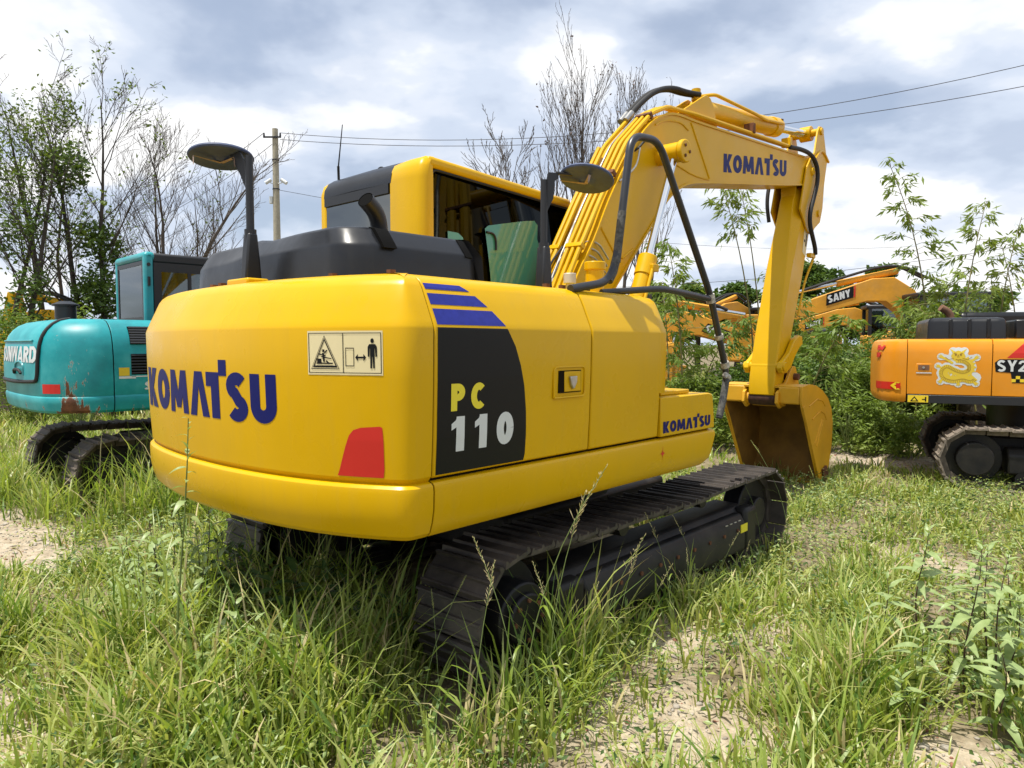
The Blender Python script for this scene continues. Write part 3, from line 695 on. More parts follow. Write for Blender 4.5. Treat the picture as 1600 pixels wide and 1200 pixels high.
# hand rail of black pipe around the right front step
hr = empty('hand_rail', (0,0,0), 0, ex)
Yr = -1.12
rp = [(-1.06,Yr,2.0),(-.70,Yr,2.065),(-.60,Yr,2.16),(-.47,Yr,2.86),(-.36,Yr,2.97),(-.17,Yr,2.965),(-.06,Yr,2.86),(.555,Yr,2.02),(.80,Yr,1.55),(.835,Yr,1.42),(.80,Yr,1.28),(.70,Yr,1.15)]
rp = [(-1.06,Yr,1.999),(-.72,Yr,2.055),(-.625,Yr,2.17),(-.475,Yr,2.94),(-.165,Yr,2.975),(.56,Yr,2.05),(.85,Yr,1.46),(.73,Yr,1.16)]
MB().tube(round_path(rp[:5] + rp[5:], .11, 6), .0235, 12).build('rail_pipe', 'black_rail', hr)
MB().tube(round_path([(-.60,Yr+.12,2.01),(-.12,Yr,2.055),(.05,Yr,2.05),(.58,Yr,2.02)], .08, 5), .021, 12).build('rail_pipe', 'black_rail', hr)
MB().tube([(.835,Yr,1.44),(.79,Yr,1.30),(.735,Yr,1.175)], .0262, 12).build('tape_wrap', 'grimy_rail', hr)
MB().tube([(-.618,Yr,2.21),(-.655,Yr,2.12),(-.70,Yr,2.065)], .0258, 12).build('tape_wrap', 'grimy_rail', hr)
MB().tube([(-.565,Yr,2.48),(-.622,Yr,2.18)], .0252, 12).build('tape_wrap', 'grimy_rail', hr)
for p, q in (((.555,Yr,2.055),(.575,Yr,1.995)), ((.80,Yr,1.57),(.82,Yr,1.53)), ((.70,Yr,1.77),(.715,Yr,1.74))):
    MB().tube([p, q], .032, 10).build('tape_wrap', 'tape', hr)
MB().tube([(.855,Yr,1.45),(.80,Yr-.01,1.475),(.775,Yr-.02,1.455)], [.03,.022,.008], 8).build('tape_wrap', 'tape', hr)

# cab
cab = empty('cab', (0,0,0), 0, ex)
CX0, CX1 = -1.04, .78
ty = math.tan(R(6.3))
def cy_r(x): return .10 + (x - CX0)*ty
def hexa(pts): return MB().add(pts, [(0,3,2,1),(4,5,6,7),(0,1,5,4),(1,2,6,5),(2,3,7,6),(3,0,4,7)])
def slab(x0, x1, w0, w1, z0a, z0b, z1a, z1b):   # along the right wall, depth w0..w1 inwards; heights at both ends
    return hexa([(x0,cy_r(x0)+w0,z0a),(x1,cy_r(x1)+w0,z0b),(x1,cy_r(x1)+w1,z0b),(x0,cy_r(x0)+w1,z0a),(x0,cy_r(x0)+w0,z1a),(x1,cy_r(x1)+w0,z1b),(x1,cy_r(x1)+w1,z1b),(x0,cy_r(x0)+w1,z1a)])
YL = 1.30
def hoop(w0, w1, yfun):
    """side frame as one closed hoop with rounded top corners"""
    o = [(CX0-.005,1.2),(CX0-.005,2.83),(CX0+.02,2.90),(CX0+.075,2.94),(.60,2.945),(.70,2.91),(CX1,2.72),(CX1+.10,1.2)]
    i = [(CX0+.075,1.98),(CX0+.075,2.815),(CX0+.09,2.845),(CX0+.125,2.86),(.56,2.865),(.635,2.84),(CX1-.07,2.68),(CX1-.02,1.98)]
    m = MB(); n = len(o)
    for w in (w0, w1): m.v += [(x, yfun(x)+w, z) for x, z in o] + [(x, yfun(x)+w, z) for x, z in i]
    for k in range(n-1):
        m.f += [(k, k+1, n+k+1, n+k), (2*n+k+1, 2*n+k, 3*n+k, 3*n+k+1), (k, 2*n+k, 2*n+k+1, k+1), (n+k+1, 3*n+k+1, 3*n+k, n+k)]
    m.f += [(0, n, 3*n, 2*n), (n-1, 2*n+n-1, 3*n+n-1, 2*n-1)]
    return m
slab(CX0+.05, .80, 0, .09, 2.868, 2.868, 2.945, 2.945).build('roof_rail', 'yellow', cab, bevel=.028, seg=3)
hoop(-.08, 0, lambda x: YL).build('side_frame', 'yellow', cab, bevel=.02, seg=3)
# wide rear right pillar with the rounded corner
rg = []
for z, k in ((1.95,0),(2.80,0),(2.87,.012),(2.92,.04),(2.945,.085)):
    a = cy_r(CX0)
    rg.append([(CX0-.01+k, a+.34, z),(CX0-.03+k, a+.20, z),(CX0-.025+k, a+.05, z),(CX0-.01+k, a+.012+k*.4, z),(CX0+.03+k, a-.006+k*.4, z),(CX0+.09, a+.01+k*.3, z),(CX0+.09, a+.34, z)])
MB().loft(rg).build('rear_pillar', 'yellow', cab, smooth=50)
# lower body wall of the cab
MB().add([(CX0,cy_r(CX0)+.02,1.15),(CX1+.05,cy_r(CX1)+.02,1.15),(CX1+.05,YL-.02,1.15),(CX0,YL-.02,1.15),(CX0,cy_r(CX0)+.02,1.98),(CX1+.02,cy_r(CX1)+.02,1.30),(CX1+.02,YL-.02,1.30),(CX0,YL-.02,1.98)], [(0,1,5,4),(0,4,7,3),(2,3,7,6),(0,3,2,1)]).build('cab_wall', 'yellow', cab)
# roof
rg = []
for x, z in ((CX0-.012,2.80),(CX0-.005,2.86),(CX0+.03,2.915),(CX0+.08,2.948),(CX0+.14,2.958),(.55,2.962),(.68,2.93)):
    a = cy_r(max(x, CX0)) + (.33 if x < CX0+.05 else .075)
    rg.append([(x,a,z),(x,(a+YL)/2,z+.006),(x,YL-.06,z),(x+.06,YL-.06,z-.06),(x+.06,a,z-.06)])
MB().loft(rg).build('roof', 'hood_black', cab, smooth=35)
MB().box(CX0-.015, CX0+.03, .455, YL-.07, 2.735, 2.80).build('rear_window_trim', 'black_metal', cab)
MB().box(CX0+.002, CX0+.010, .44, YL-.07, 1.95, 2.745).build('rear_window', 'glass_film', cab)
MB().box(CX0-.016, CX0-.004, .455, YL-.07, 2.01, 2.03).build('rear_window_trim', 'rubber', cab)
# right-hand pane behind a thin rubber edge
pa = R(6.3)
turned_normal_glass('glass_side', (math.sin(R(20))*math.cos(R(8)), -math.cos(R(20))*math.cos(R(8)), math.sin(R(8))), .03, .03)  # shading normal turned to steer the reflection on to the boom; pane is flat
def on_pane(u, v, e=0.0):
    x = CX0 + u; return Vector((x + math.sin(pa)*e, cy_r(x) + .022 - math.cos(pa)*e, v))
pv = [(.08,1.93),(1.86,1.93),(1.86,2.872),(.08,2.872)]
MB().add([on_pane(u,v,0) for u,v in pv] + [on_pane(u,v,-.006) for u,v in pv], [(0,1,2,3),(7,6,5,4),(0,4,5,1),(1,5,6,2),(2,6,7,3),(3,7,4,0)]).build('side_window', 'glass_side', cab, smooth=0)
MB().tube(round_path([on_pane(.09,1.95,.002), on_pane(.09,2.862,.002), on_pane(1.84,2.862,.002)], .06, 5), .009, 6).build('window_seal', 'rubber', cab)
MB().tube([on_pane(1.88,1.9,-.02), on_pane(1.88,2.90,-.02)], .035, 8).build('front_pillar', 'black_metal', cab)
gf = [(.66,2.545),(.70,2.572),(.95,2.625),(1.18,2.672),(1.30,2.69),(1.345,2.66),(1.34,2.55),(1.365,2.50),(1.36,2.30),(1.33,1.95),(.745,1.95),(.725,2.20),(.70,2.35)]
decal('green_film', [gf], lambda u, v: on_pane(u, v, .004), 'green_film', cab, label='pale green film on the side window')
decal('green_film', [[(.25,2.475),(.36,2.475),(.41,2.45),(.425,2.40),(.36,2.37),(.25,2.385)]], lambda u, v: on_pane(u, v, .004), 'green_film', cab)
MB().tube(round_path([on_pane(.67,2.52,.012), on_pane(.75,2.52,.014), on_pane(.78,2.48,.014), on_pane(.785,2.40,.012)], .03, 4), .008, 8).build('window_latch', 'black_metal', cab)
MB().box(CX0+.1, CX1, YL-.05, YL-.044, 1.98, 2.86).build('door_window', 'glass_film', cab)
MB().add([(CX1-.02,cy_r(.7)+.08,2.72),(CX1-.02,YL-.08,2.72),(CX1+.06,YL-.08,1.3),(CX1+.06,cy_r(.7)+.08,1.3)], [(0,1,2,3)]).build('windscreen', 'glass_film', cab)
st = MB().box(-.55, -.05, .55, 1.0, 1.55, 1.70).build('seat', 'seat', cab, bevel=.04)
MB().box(-.66, -.52, .55, 1.0, 1.62, 2.25).build('seat_back', 'seat', st, bevel=.05)
MB().box(-.62, -.54, .64, .92, 2.28, 2.48).build('head_rest', 'seat', st, bevel=.04)
MB().tube([(CX0+.12,1.235,2.95),(CX0+.115,1.23,3.01),(CX0+.10,1.21,3.06)], .010, 8).build('antenna_base', 'black_metal', cab)
MB().tube([(CX0+.10,1.21,3.05),(CX0+.07,1.105,3.345)], [.006,.0035], 6).build('antenna', 'black_metal', cab)
for x, y in ((CX0+.22,.86),(CX0+.35,.72)):
    MB().tube(chaikin([(x,y,2.955),(x-.01,y+.01,3.0),(x+.01,y-.03,3.02),(x+.02,y-.06,2.955)], 2), .008, 6).build('roof_hook', 'black_metal', cab)
MB().tube(chaikin([(CX0+.05,1.36,2.40),(CX0-.01,1.38,2.52),(CX0+.05,1.38,2.56),(CX0+.2,1.34,2.58)], 2), .010, 6).build('grab_handle', 'black_metal', cab)

# boom
BY0, BY1 = -.195, .135
top = [(.02,1.72),(.13,1.97),(.237,2.215),(.45,2.513),(.656,2.854),(.90,3.19),(1.1,3.44),(1.32,3.625),(1.55,3.735),(1.741,3.775),(1.943,3.785),(2.22,3.80),(3.4,3.885),(4.486,3.964),(4.82,3.99)]
bot = [(4.80,3.655),(4.046,3.532),(3.0,3.375),(2.25,3.258),(1.971,3.205),(1.78,3.13),(1.60,3.02),(1.425,2.86),(1.118,2.552),(.72,2.142),(.42,1.72)]
endc = [(5.019 + .185*math.cos(a), 3.845 + .185*math.sin(a)) for a in [R(70 - i*20) for i in range(8)]]
boom = MB().prism_xz(top + endc + bot, BY0 + .012, BY1 - .012).build('boom', 'boom_yellow', ex, smooth=25)
def flange(pts, th, name):
    P = [Vector((x, 0, z)) for x, z in catmull(pts, 3)]; rg = []
    for i, p in enumerate(P):
        d = (P[min(i+1, len(P)-1)] - P[max(i-1, 0)]).normalized(); n = Vector((-d.z, 0, d.x))*th
        a, b = p - n*.5, p + n*.7
        rg.append([(a.x,BY0,a.z),(b.x,BY0,b.z),(b.x,BY1,b.z),(a.x,BY1,a.z)])
    return MB().loft(rg).build(name, 'boom_yellow', boom, smooth=30)
flange(top, .016, 'top_plate'); flange(bot[:-1], .016, 'bottom_plate')
for pth in ([(1.98,3.76),(2.16,3.55),(2.36,3.31)], [(.55,2.62),(.80,2.38),(1.0,2.45)][:2] + [(1.02,2.50)], [(1.35,3.60),(1.47,3.66),(1.62,3.70),(1.80,3.72),(1.93,3.68)], [(1.70,3.33),(2.05,3.285),(2.35,3.30)]):
    MB().tube(chaikin([(x, BY0+.010, z) for x, z in pth], 1), .009, 6).build('weld_seam', 'boom_yellow', boom)
def on_boom(u, v): return Vector((2.66 + 1.62*u/wdt, BY0+.0105, 3.427 + .145*(1.62*u/wdt)*1.0 + v*.185))
decal('brand_lettering', kom, on_boom, 'decal_blue', boom, label='blue brand lettering on the boom')
decal('brand_lettering', kom, lambda u, v: Vector((4.28 - 1.62*u/wdt, BY1-.0105, 3.427 + .145*(1.62 - 1.62*u/wdt) + v*.185)), 'decal_blue', boom)
# end boss, pins, cylinder bosses
MB().tube([(5.019,BY0-.03,3.845),(5.019,BY1+.03,3.845)], .055, 20).build('pin', 'boom_yellow', boom, bevel=.006)
MB().tube([(1.415,-.40,3.345),(1.415,.35,3.345)], .085, 24).build('pin_boss', 'boom_yellow', boom, bevel=.008)
MB().tube([(1.415,-.452,3.345),(1.415,-.405,3.345)], .098, 24).build('pin_cap', 'boom_yellow', boom, bevel=.01)
for k in range(3): MB().tube([(1.415+.05*math.cos(k*2.1),-.462,3.345+.05*math.sin(k*2.1)),(1.415+.05*math.cos(k*2.1),-.45,3.345+.05*math.sin(k*2.1))], .014, 6).build('bolt', 'rusty', boom)
# arm-cylinder bracket on top of the boom
for y in (-.125, .065):
    MB().prism_xz([(1.75,3.78),(2.62,3.83),(2.56,3.98),(2.52,4.06),(2.45,4.115),(2.36,4.12),(2.28,4.08)], y-.012, y+.012).build('bracket', 'boom_yellow', boom, bevel=.004)
def hyd(name, a, b, gland, R0, R1, par):
    A, B, G = Vector(a), Vector(b), Vector(gland); d = (B-A).normalized()
    c = MB(); c.tube([A, G], R0, 24); c.tube([G - d*.16, G + d*.02], R0*1.14, 24)
    e = c.build(name, 'boom_yellow', par, smooth=40, bevel=.006)
    MB().tube([G, B - d*.08], R1, 20).build('rod', 'chrome', e)
    w = Vector((0,1,0))
    MB().tube([B - w*.07, B + w*.07], R0*.95, 20).build('rod_eye', 'boom_yellow', e, bevel=.005)
    MB().tube([A - w*.07, A + w*.07], R0*1.0, 20).build('base_eye', 'boom_yellow', e, bevel=.005)
    return e
for y in (-.345, .285):
    e = hyd('boom_cylinder', (.46,y,1.28), (1.415,y,3.345), (.985,y,2.40), .070, .032, ex)
    MB().tube([(1.12,y-.05,2.36),(.60,y-.09,1.40)] if False else [(.93,y-.085,2.33),(.56,y-.085,1.50)], .013, 8).build('pipe', 'boom_yellow', e)
    MB().box(.91,1.0,y-.10,y-.03,2.29,2.35).build('clamp', 'boom_yellow', e, bevel=.005)
ac = hyd('arm_cylinder', (2.44,-.03,4.02), (5.30,-.03,4.395), (4.30,-.03,4.262), .098, .045, ex)
MB().tube(round_path([(2.42,-.03,4.145),(2.62,-.10,4.20),(3.45,-.155,4.195),(3.75,-.15,4.20),(4.27,-.15,4.275),(4.29,-.10,4.29)], .06, 4), .018, 8).build('pipe', 'boom_yellow', ac)
MB().tube([(2.36,-.03,4.09),(2.36,-.03,4.20)], .045, 10).build('fitting', 'boom_yellow', ac)
MB().tube([(4.30,-.10,4.285),(4.30,-.10,4.34)], .03, 8).build('fitting', 'rusty', ac)
# pipes up the back of the boom
def offset_top(k, y, x0=None, x1=None, pts=None):
    P = [Vector((x, y, z)) for x, z in (pts or top)]; out = []
    for i, p in enumerate(P):
        if (x0 is not None and p.x < x0) or (x1 is not None and p.x > x1): continue
        d = (P[min(i+1, len(P)-1)] - P[max(i-1, 0)]).normalized(); out.append(p + Vector((-d.z, 0, d.x))*k)
    return out
kink = [(-.15,1.75),(.06,1.93),(.30,2.34),(.60,2.80),(.98,3.34),(1.36,3.66),(1.62,3.775)]
for y, k, xe, rr, mt in ((.115,.055,1.30,.019,'boom_yellow'), (.065,.055,1.36,.019,'boom_yellow'), (.005,.05,1.62,.010,'steel'), (-.045,.055,1.62,.018,'boom_yellow'), (-.10,.055,1.62,.018,'boom_yellow'), (-.155,.05,1.62,.020,'boom_yellow')):
    pts = [p for p in kink if p[0] <= xe + .01]
    P = offset_top(k, y, pts=pts)
    if y < -.08: P += [Vector((1.80,y,3.84)), Vector((2.1,y-.03,3.86)), Vector((4.35,y-.04 if y < -.12 else y-.06,4.02))]
    MB().tube(round_path(P, .07, 4), rr, 8).build('hydraulic_pipe', mt, boom)
for x in (.36, .78, 1.33):
    i = x; P = [Vector((a, 0, b)) for a, b in kink]
    for j in range(len(P)-1):
        if P[j].x <= x <= P[j+1].x:
            d = (P[j+1]-P[j]).normalized(); n = Vector((-d.z,0,d.x)); c = P[j] + d*((x-P[j].x)/d.x) + n*.05
            for y0, y1 in ((.04,.14), (-.18,-.02)):
                a = c - d*.02; b = c + d*.02
                MB().add([Vector((0,y0,0))+a-n*.03, Vector((0,y1,0))+a-n*.03, Vector((0,y1,0))+b-n*.03, Vector((0,y0,0))+b-n*.03, Vector((0,y0,0))+a+n*.027, Vector((0,y1,0))+a+n*.027, Vector((0,y1,0))+b+n*.027, Vector((0,y0,0))+b+n*.027],
                         [(0,3,2,1),(4,5,6,7),(0,1,5,4),(1,2,6,5),(2,3,7,6),(3,0,4,7)]).build('pipe_clamp', 'rusty' if x > .7 else 'boom_yellow', boom, bevel=.004)
for j in range(4):
    z = 2.30 + j*.055
    MB().tube(round_path([(.30+j*.035,-.06+.0*j,z+.02),(.335+j*.035,-.16,z+.045),(.40+j*.03,-.21,z+.02),(.55+j*.02,-.215,z-.09)], .04, 4), .0075, 6).build('steel_line', 'steel', boom)
MB().tube(round_path([(.05,-.02,2.03),(.20,-.03,2.30),(.31,-.01,2.42),(.42,-.02,2.66)], .05, 4), .009, 6).build('steel_line', 'steel', boom)
MB().tube(round_path([(-.02,.0,2.02),(.10,.02,2.22),(.13,-.03,2.34),(.28,-.01,2.46)], .05, 4), .009, 6).build('hose', 'rubber', boom)
MB().tube(chaikin([(.83,.0,3.16),(.92,-.08,3.22),(1.05,-.20,3.33),(1.13,-.22,3.42),(1.22,-.215,3.445),(1.30,-.23,3.40),(1.38,-.27,3.36)], 2), .010, 6).build('hose', 'rubber', boom)
MB().tube(chaikin([(.78,-.20,3.02),(.93,-.215,3.12),(1.02,-.215,3.20),(1.06,-.215,3.34)], 2), .008, 6).build('steel_line', 'steel', boom)
for y, dy in ((.115,0), (.065,-.04)):
    MB().tube(chaikin([(1.30,y,3.70),(1.48,y,3.86),(1.72,y-.02,4.04),(1.98,y-.05,4.13),(2.18,y-.08,4.13),(2.36,-.03+dy,4.14)], 3), .026, 10).build('hose', 'rubber', boom)
    MB().tube([(1.26,y,3.665),(1.36,y,3.755)], .029, 10).build('hose_fitting', 'steel', boom)
for y in (-.14,-.19):
    for x in (3.3, 4.32):
        MB().box(x-.03,x+.03,y-.03,y+.03,3.86 + (x-1.9)*.062,3.965 + (x-1.9)*.062).build('pipe_clamp', 'boom_yellow' if x > 4 else 'rusty', boom, bevel=.005)
# filler canister and fitting on the deck
m = MB(); m.tube([(-.25,-.70,2.0),(-.25,-.70,2.225)], .062, 24); m.tube([(-.25,-.70,2.19),(-.25,-.70,2.245)], .072, 24)
m.build('tank_filter', 'yellow', ex, bevel=.006)
m = MB(); m.tube([(-.52,-.70,2.0),(-.52,-.70,2.10)], .022, 14); m.tube([(-.52,-.70,2.085),(-.52,-.70,2.15)], .040, 16); m.build('filler_fitting', 'alu', ex, bevel=.004)

# stick (arm)
SYC = -.03
stick = empty('arm', (0,0,0), 0, ex)
def st_sec(x_r, z_r, x_f, z_f, hw_r, hw, ch):      # hexagonal section: narrow rear face, chamfers, sides, front
    return [(x_r,SYC-hw_r,z_r),(x_r+ch*1.0,SYC-hw,z_r+ch*-.3),(x_f,SYC-hw,z_f),(x_f,SYC+hw,z_f),(x_r+ch*1.0,SYC+hw,z_r+ch*-.3),(x_r,SYC+hw_r,z_r)]
secs = [st_sec(4.045,1.105,4.25,1.08,.150,.155,.01), st_sec(4.045,1.22,4.27,1.14,.150,.155,.012), st_sec(4.08,1.42,4.33,1.32,.150,.158,.02), st_sec(4.20,1.85,4.50,1.74,.146,.158,.03), st_sec(4.43,2.62,4.83,2.50,.118,.158,.07), st_sec(4.62,3.20,5.03,3.07,.090,.158,.13), st_sec(4.70,3.47,5.08,3.35,.082,.150,.14), st_sec(4.80,3.62,5.12,3.50,.082,.150,.14)]
MB().loft(secs).build('arm_beam', 'boom_yellow', stick, smooth=18, bevel=.008)
for y in (SYC-.185, SYC+.165):
    MB().prism_xz([(4.66,3.34),(4.90,3.10),(5.06,3.07),(5.15,3.16),(5.34,3.26),(5.42,3.45),(5.46,3.75),(5.56,4.10),(5.52,4.13),(5.46,4.26),(5.40,4.40),(5.33,4.46),(5.25,4.45),(5.19,4.38),(5.10,4.10),(4.95,3.98),(4.84,3.86),(4.75,3.60)], y, y+.022).build('arm_cheek', 'boom_yellow', stick, bevel=.004)
MB().tube(chaikin([(5.10,SYC-.19,4.02),(5.25,SYC-.19,4.14),(5.40,SYC-.19,4.16),(5.58,SYC-.19,4.06)], 2), .016, 6).build('weld_seam', 'boom_yellow', stick)
MB().box(4.74,4.80,SYC-.09,SYC+.09,3.50,3.64).build('stop_block', 'boom_yellow', stick, bevel=.005)
MB().prism_xz([(5.05,3.10),(5.20,3.55),(5.32,4.10),(5.40,4.15),(5.46,4.0),(5.40,3.5),(5.30,3.3)], SYC-.16, SYC+.16).build('arm_head', 'boom_yellow', stick)
for x, z in ((5.30,4.395),(5.019,3.845),(5.27,3.36)):
    MB().tube([(x,SYC-.205,z),(x,SYC+.205,z)], .045, 18).build('pin', 'boom_yellow', stick, bevel=.004)
# bent steel pipe and hoses down the arm
MB().tube(chaikin([(4.30,-.215,4.00),(4.60,-.235,4.03),(4.90,-.245,4.03),(5.08,-.255,3.92),(5.10,-.26,3.74),(4.98,-.26,3.52),(4.86,-.26,3.34),(4.86,-.255,3.18),(5.0,-.25,3.02),(5.10,-.245,2.91),(5.13,-.24,2.83)], 3), .026, 10).build('hose', 'rubber', stick)
MB().tube(chaikin([(4.75,.15,3.86),(4.66,.175,3.70),(4.60,.18,3.45),(4.66,.17,3.22)], 3), .024, 8).build('hose', 'rubber', stick)
MB().tube(chaikin([(5.14,-.23,2.86),(5.10,-.215,2.74),(4.98,-.20,2.58),(4.86,-.20,2.42),(4.70,-.20,2.05)], 2), .014, 8).build('pipe', 'boom_yellow', stick)
MB().box(4.99,5.15,-.235,-.18,2.79,2.84).build('pipe_bracket', 'boom_yellow', stick)
decal('warning_sticker', [[(4.82,2.84),(4.93,2.78),(5.02,3.25),(4.91,3.32)]], lambda u, v: Vector((u, SYC-.1605, v)), 'decal_cream', stick)
decal('sticker_print', [[(4.91,2.92),(4.94,2.91),(4.965,3.06),(4.935,3.07)], [(4.865,2.97),(4.90,2.96),(4.905,2.99),(4.87,3.0)]], lambda u, v: Vector((u, SYC-.1625, v)), 'decal_black', stick)
# bucket cylinder on the front of the arm, tipping links
bc = hyd('bucket_cylinder', (5.27,SYC,3.36), (4.66,SYC,1.72), (4.86,SYC,2.25), .065, .032, ex)
for y in (SYC-.20, SYC+.20):
    MB().prism_xz([(4.10,1.36),(4.06,1.42),(4.09,1.49),(4.16,1.52),(4.30,1.60),(4.44,1.74),(4.60,1.81),(4.70,1.80),(4.72,1.70),(4.62,1.66),(4.48,1.55),(4.36,1.42),(4.22,1.36)], y-.03, y+.03).build('tipping_link', 'boom_yellow', ex, bevel=.012)
MB().tube([(4.14,SYC-.25,1.44),(4.14,SYC+.25,1.44)], .055, 18).build('link_pin', 'boom_yellow', ex, bevel=.008)
MB().prism_xz([(4.58,1.80),(4.70,1.78),(4.66,1.50),(4.56,1.26),(4.46,1.22),(4.42,1.30),(4.52,1.52)], SYC-.10, SYC+.10).build('bucket_link', 'boom_yellow', ex, bevel=.012)
MB().tube([(4.50,SYC-.22,1.31),(4.50,SYC+.22,1.31)], .042, 16).build('link_pin', 'rusty', ex)

# bucket, open side towards the tracks
bk = empty('bucket', (0,0,0), 0, ex)
by0, by1 = -.505, .445
outl = [(4.055,1.215),(4.25,1.235),(4.50,1.215),(4.72,1.15),(4.93,1.04),(5.06,.90),(5.12,.72),(5.10,.45),(5.02,.22),(4.90,.05),(4.76,-.03)]
shell = [Vector((p[0], 0, p[1])) for p in catmull(outl, 3)]
rg = []
for i, p in enumerate(shell):
    d = (shell[min(i+1, len(shell)-1)] - shell[max(i-1, 0)]).normalized(); n = Vector((d.z, 0, -d.x))*.022
    q = p + n
    rg.append([(p.x,by0+.02,p.z),(p.x,by1-.02,p.z),(q.x,by1-.02,q.z),(q.x,by0+.02,q.z)])
MB().loft(rg).build('bucket_shell', 'bucket_yellow', bk, smooth=30)
rg = []
for i, p in enumerate(shell[1:-1]):
    d = (shell[i+2] - shell[i]).normalized(); n = Vector((d.z, 0, -d.x)); q = p + n*.026
    rg.append([(q.x,by0+.03,q.z),(q.x,by1-.03,q.z)])
MB().loft(rg, closed=False, caps=False).build('bucket_lining', 'bucket_inside', bk, smooth=30)
side = outl + [(4.62,.10),(4.50,.30),(4.36,.52),(4.20,.80),(4.08,.97),(4.045,1.06)]
for y, s in ((by0,1), (by1-.025,-1)):
    MB().prism_xz(side, y, y+.025).build('side_plate', 'bucket_yellow', bk, bevel=.003)
    yi = y + .027 if s > 0 else y - .002
    m = MB(); m.v = [(x, yi, z) for x, z in [(x*.985+.0675, z*.985+.008) for x, z in side]]; m.f = [tuple(range(len(side)))]; m.build('side_lining', 'bucket_inside', bk, smooth=0)
    ye = y - .016 if s > 0 else y + .025
    MB().prism_xz([(4.62,.10),(4.36,.52),(4.06,.985),(4.11,1.0),(4.42,.56),(4.69,.13)], ye, ye+.016).build('edge_plate', 'bucket_yellow', bk, bevel=.003)
MB().box(4.05, 4.20, by0+.025, SYC-.20, 1.01, 1.212).build('lip_beam', 'bucket_yellow', bk, bevel=.02)
MB().box(4.05, 4.20, SYC+.20, by1-.025, 1.01, 1.212).build('lip_beam', 'bucket_yellow', bk, bevel=.02)
MB().box(4.235, 4.32, SYC-.20, SYC+.20, .96, 1.20).build('lip_beam', 'bucket_yellow', bk, bevel=.02)
for pth in ([(4.28,.98),(4.55,1.05),(4.72,1.02),(4.82,.95)], [(4.40,.82),(4.66,.90),(4.80,.86),(4.87,.78)], [(4.50,.52),(4.72,.80),(4.76,.79),(4.56,.48)]):
    MB().tube([(x, by0-.002, z) for x, z in pth], .008, 6).build('weld_seam', 'bucket_yellow', bk)
for y in (SYC-.215, SYC+.185):
    MB().prism_xz([(4.0,1.02),(4.02,1.14),(4.12,1.19),(4.28,1.26),(4.40,1.40),(4.46,1.44),(4.54,1.43),(4.60,1.34),(4.66,1.22),(4.72,1.15),(4.40,1.10),(4.20,.98),(4.10,.95)], y, y+.035).build('bucket_ear', 'bucket_yellow', bk, bevel=.006)
    MB().tube([(4.14,y-.03,1.065),(4.14,y+.065,1.065)], .085, 20).build('ear_boss', 'bucket_yellow', bk, bevel=.008)
MB().tube([(4.14,SYC-.29,1.065),(4.14,SYC+.27,1.065)], .040, 16).build('bucket_pin', 'brown_rust', bk)
MB().tube([(4.14,SYC-.16,1.065),(4.14,SYC+.16,1.065)], .088, 20).build('pin_sleeve', 'brown_rust', bk)
MB().tube([(4.50,SYC-.27,1.31),(4.50,SYC-.20,1.31)], .042, 12).build('bolt', 'rusty', bk)
for i in range(5):
    y = by0 + .06 + i*(by1-by0-.12)/4
    MB().add([(4.80,y-.045,.04),(4.80,y+.045,.04),(4.90,y+.045,-.01),(4.90,y-.045,-.01),(4.72,y-.02,-.15),(4.72,y+.02,-.15),(4.75,y+.02,-.165),(4.75,y-.02,-.165)], [(0,1,2,3),(7,6,5,4),(0,4,5,1),(1,5,6,2),(2,6,7,3),(3,7,4,0)]).build('tooth', 'bucket_yellow', bk, bevel=.005)
for y in (by0-.03, by1+.005):
    MB().prism_xz([(4.74,.18),(4.86,.22),(4.92,.12),(4.84,.0),(4.78,.05)], y, y+.025).build('side_cutter', 'rusty' if y < 0 else 'bucket_yellow', bk, bevel=.004)
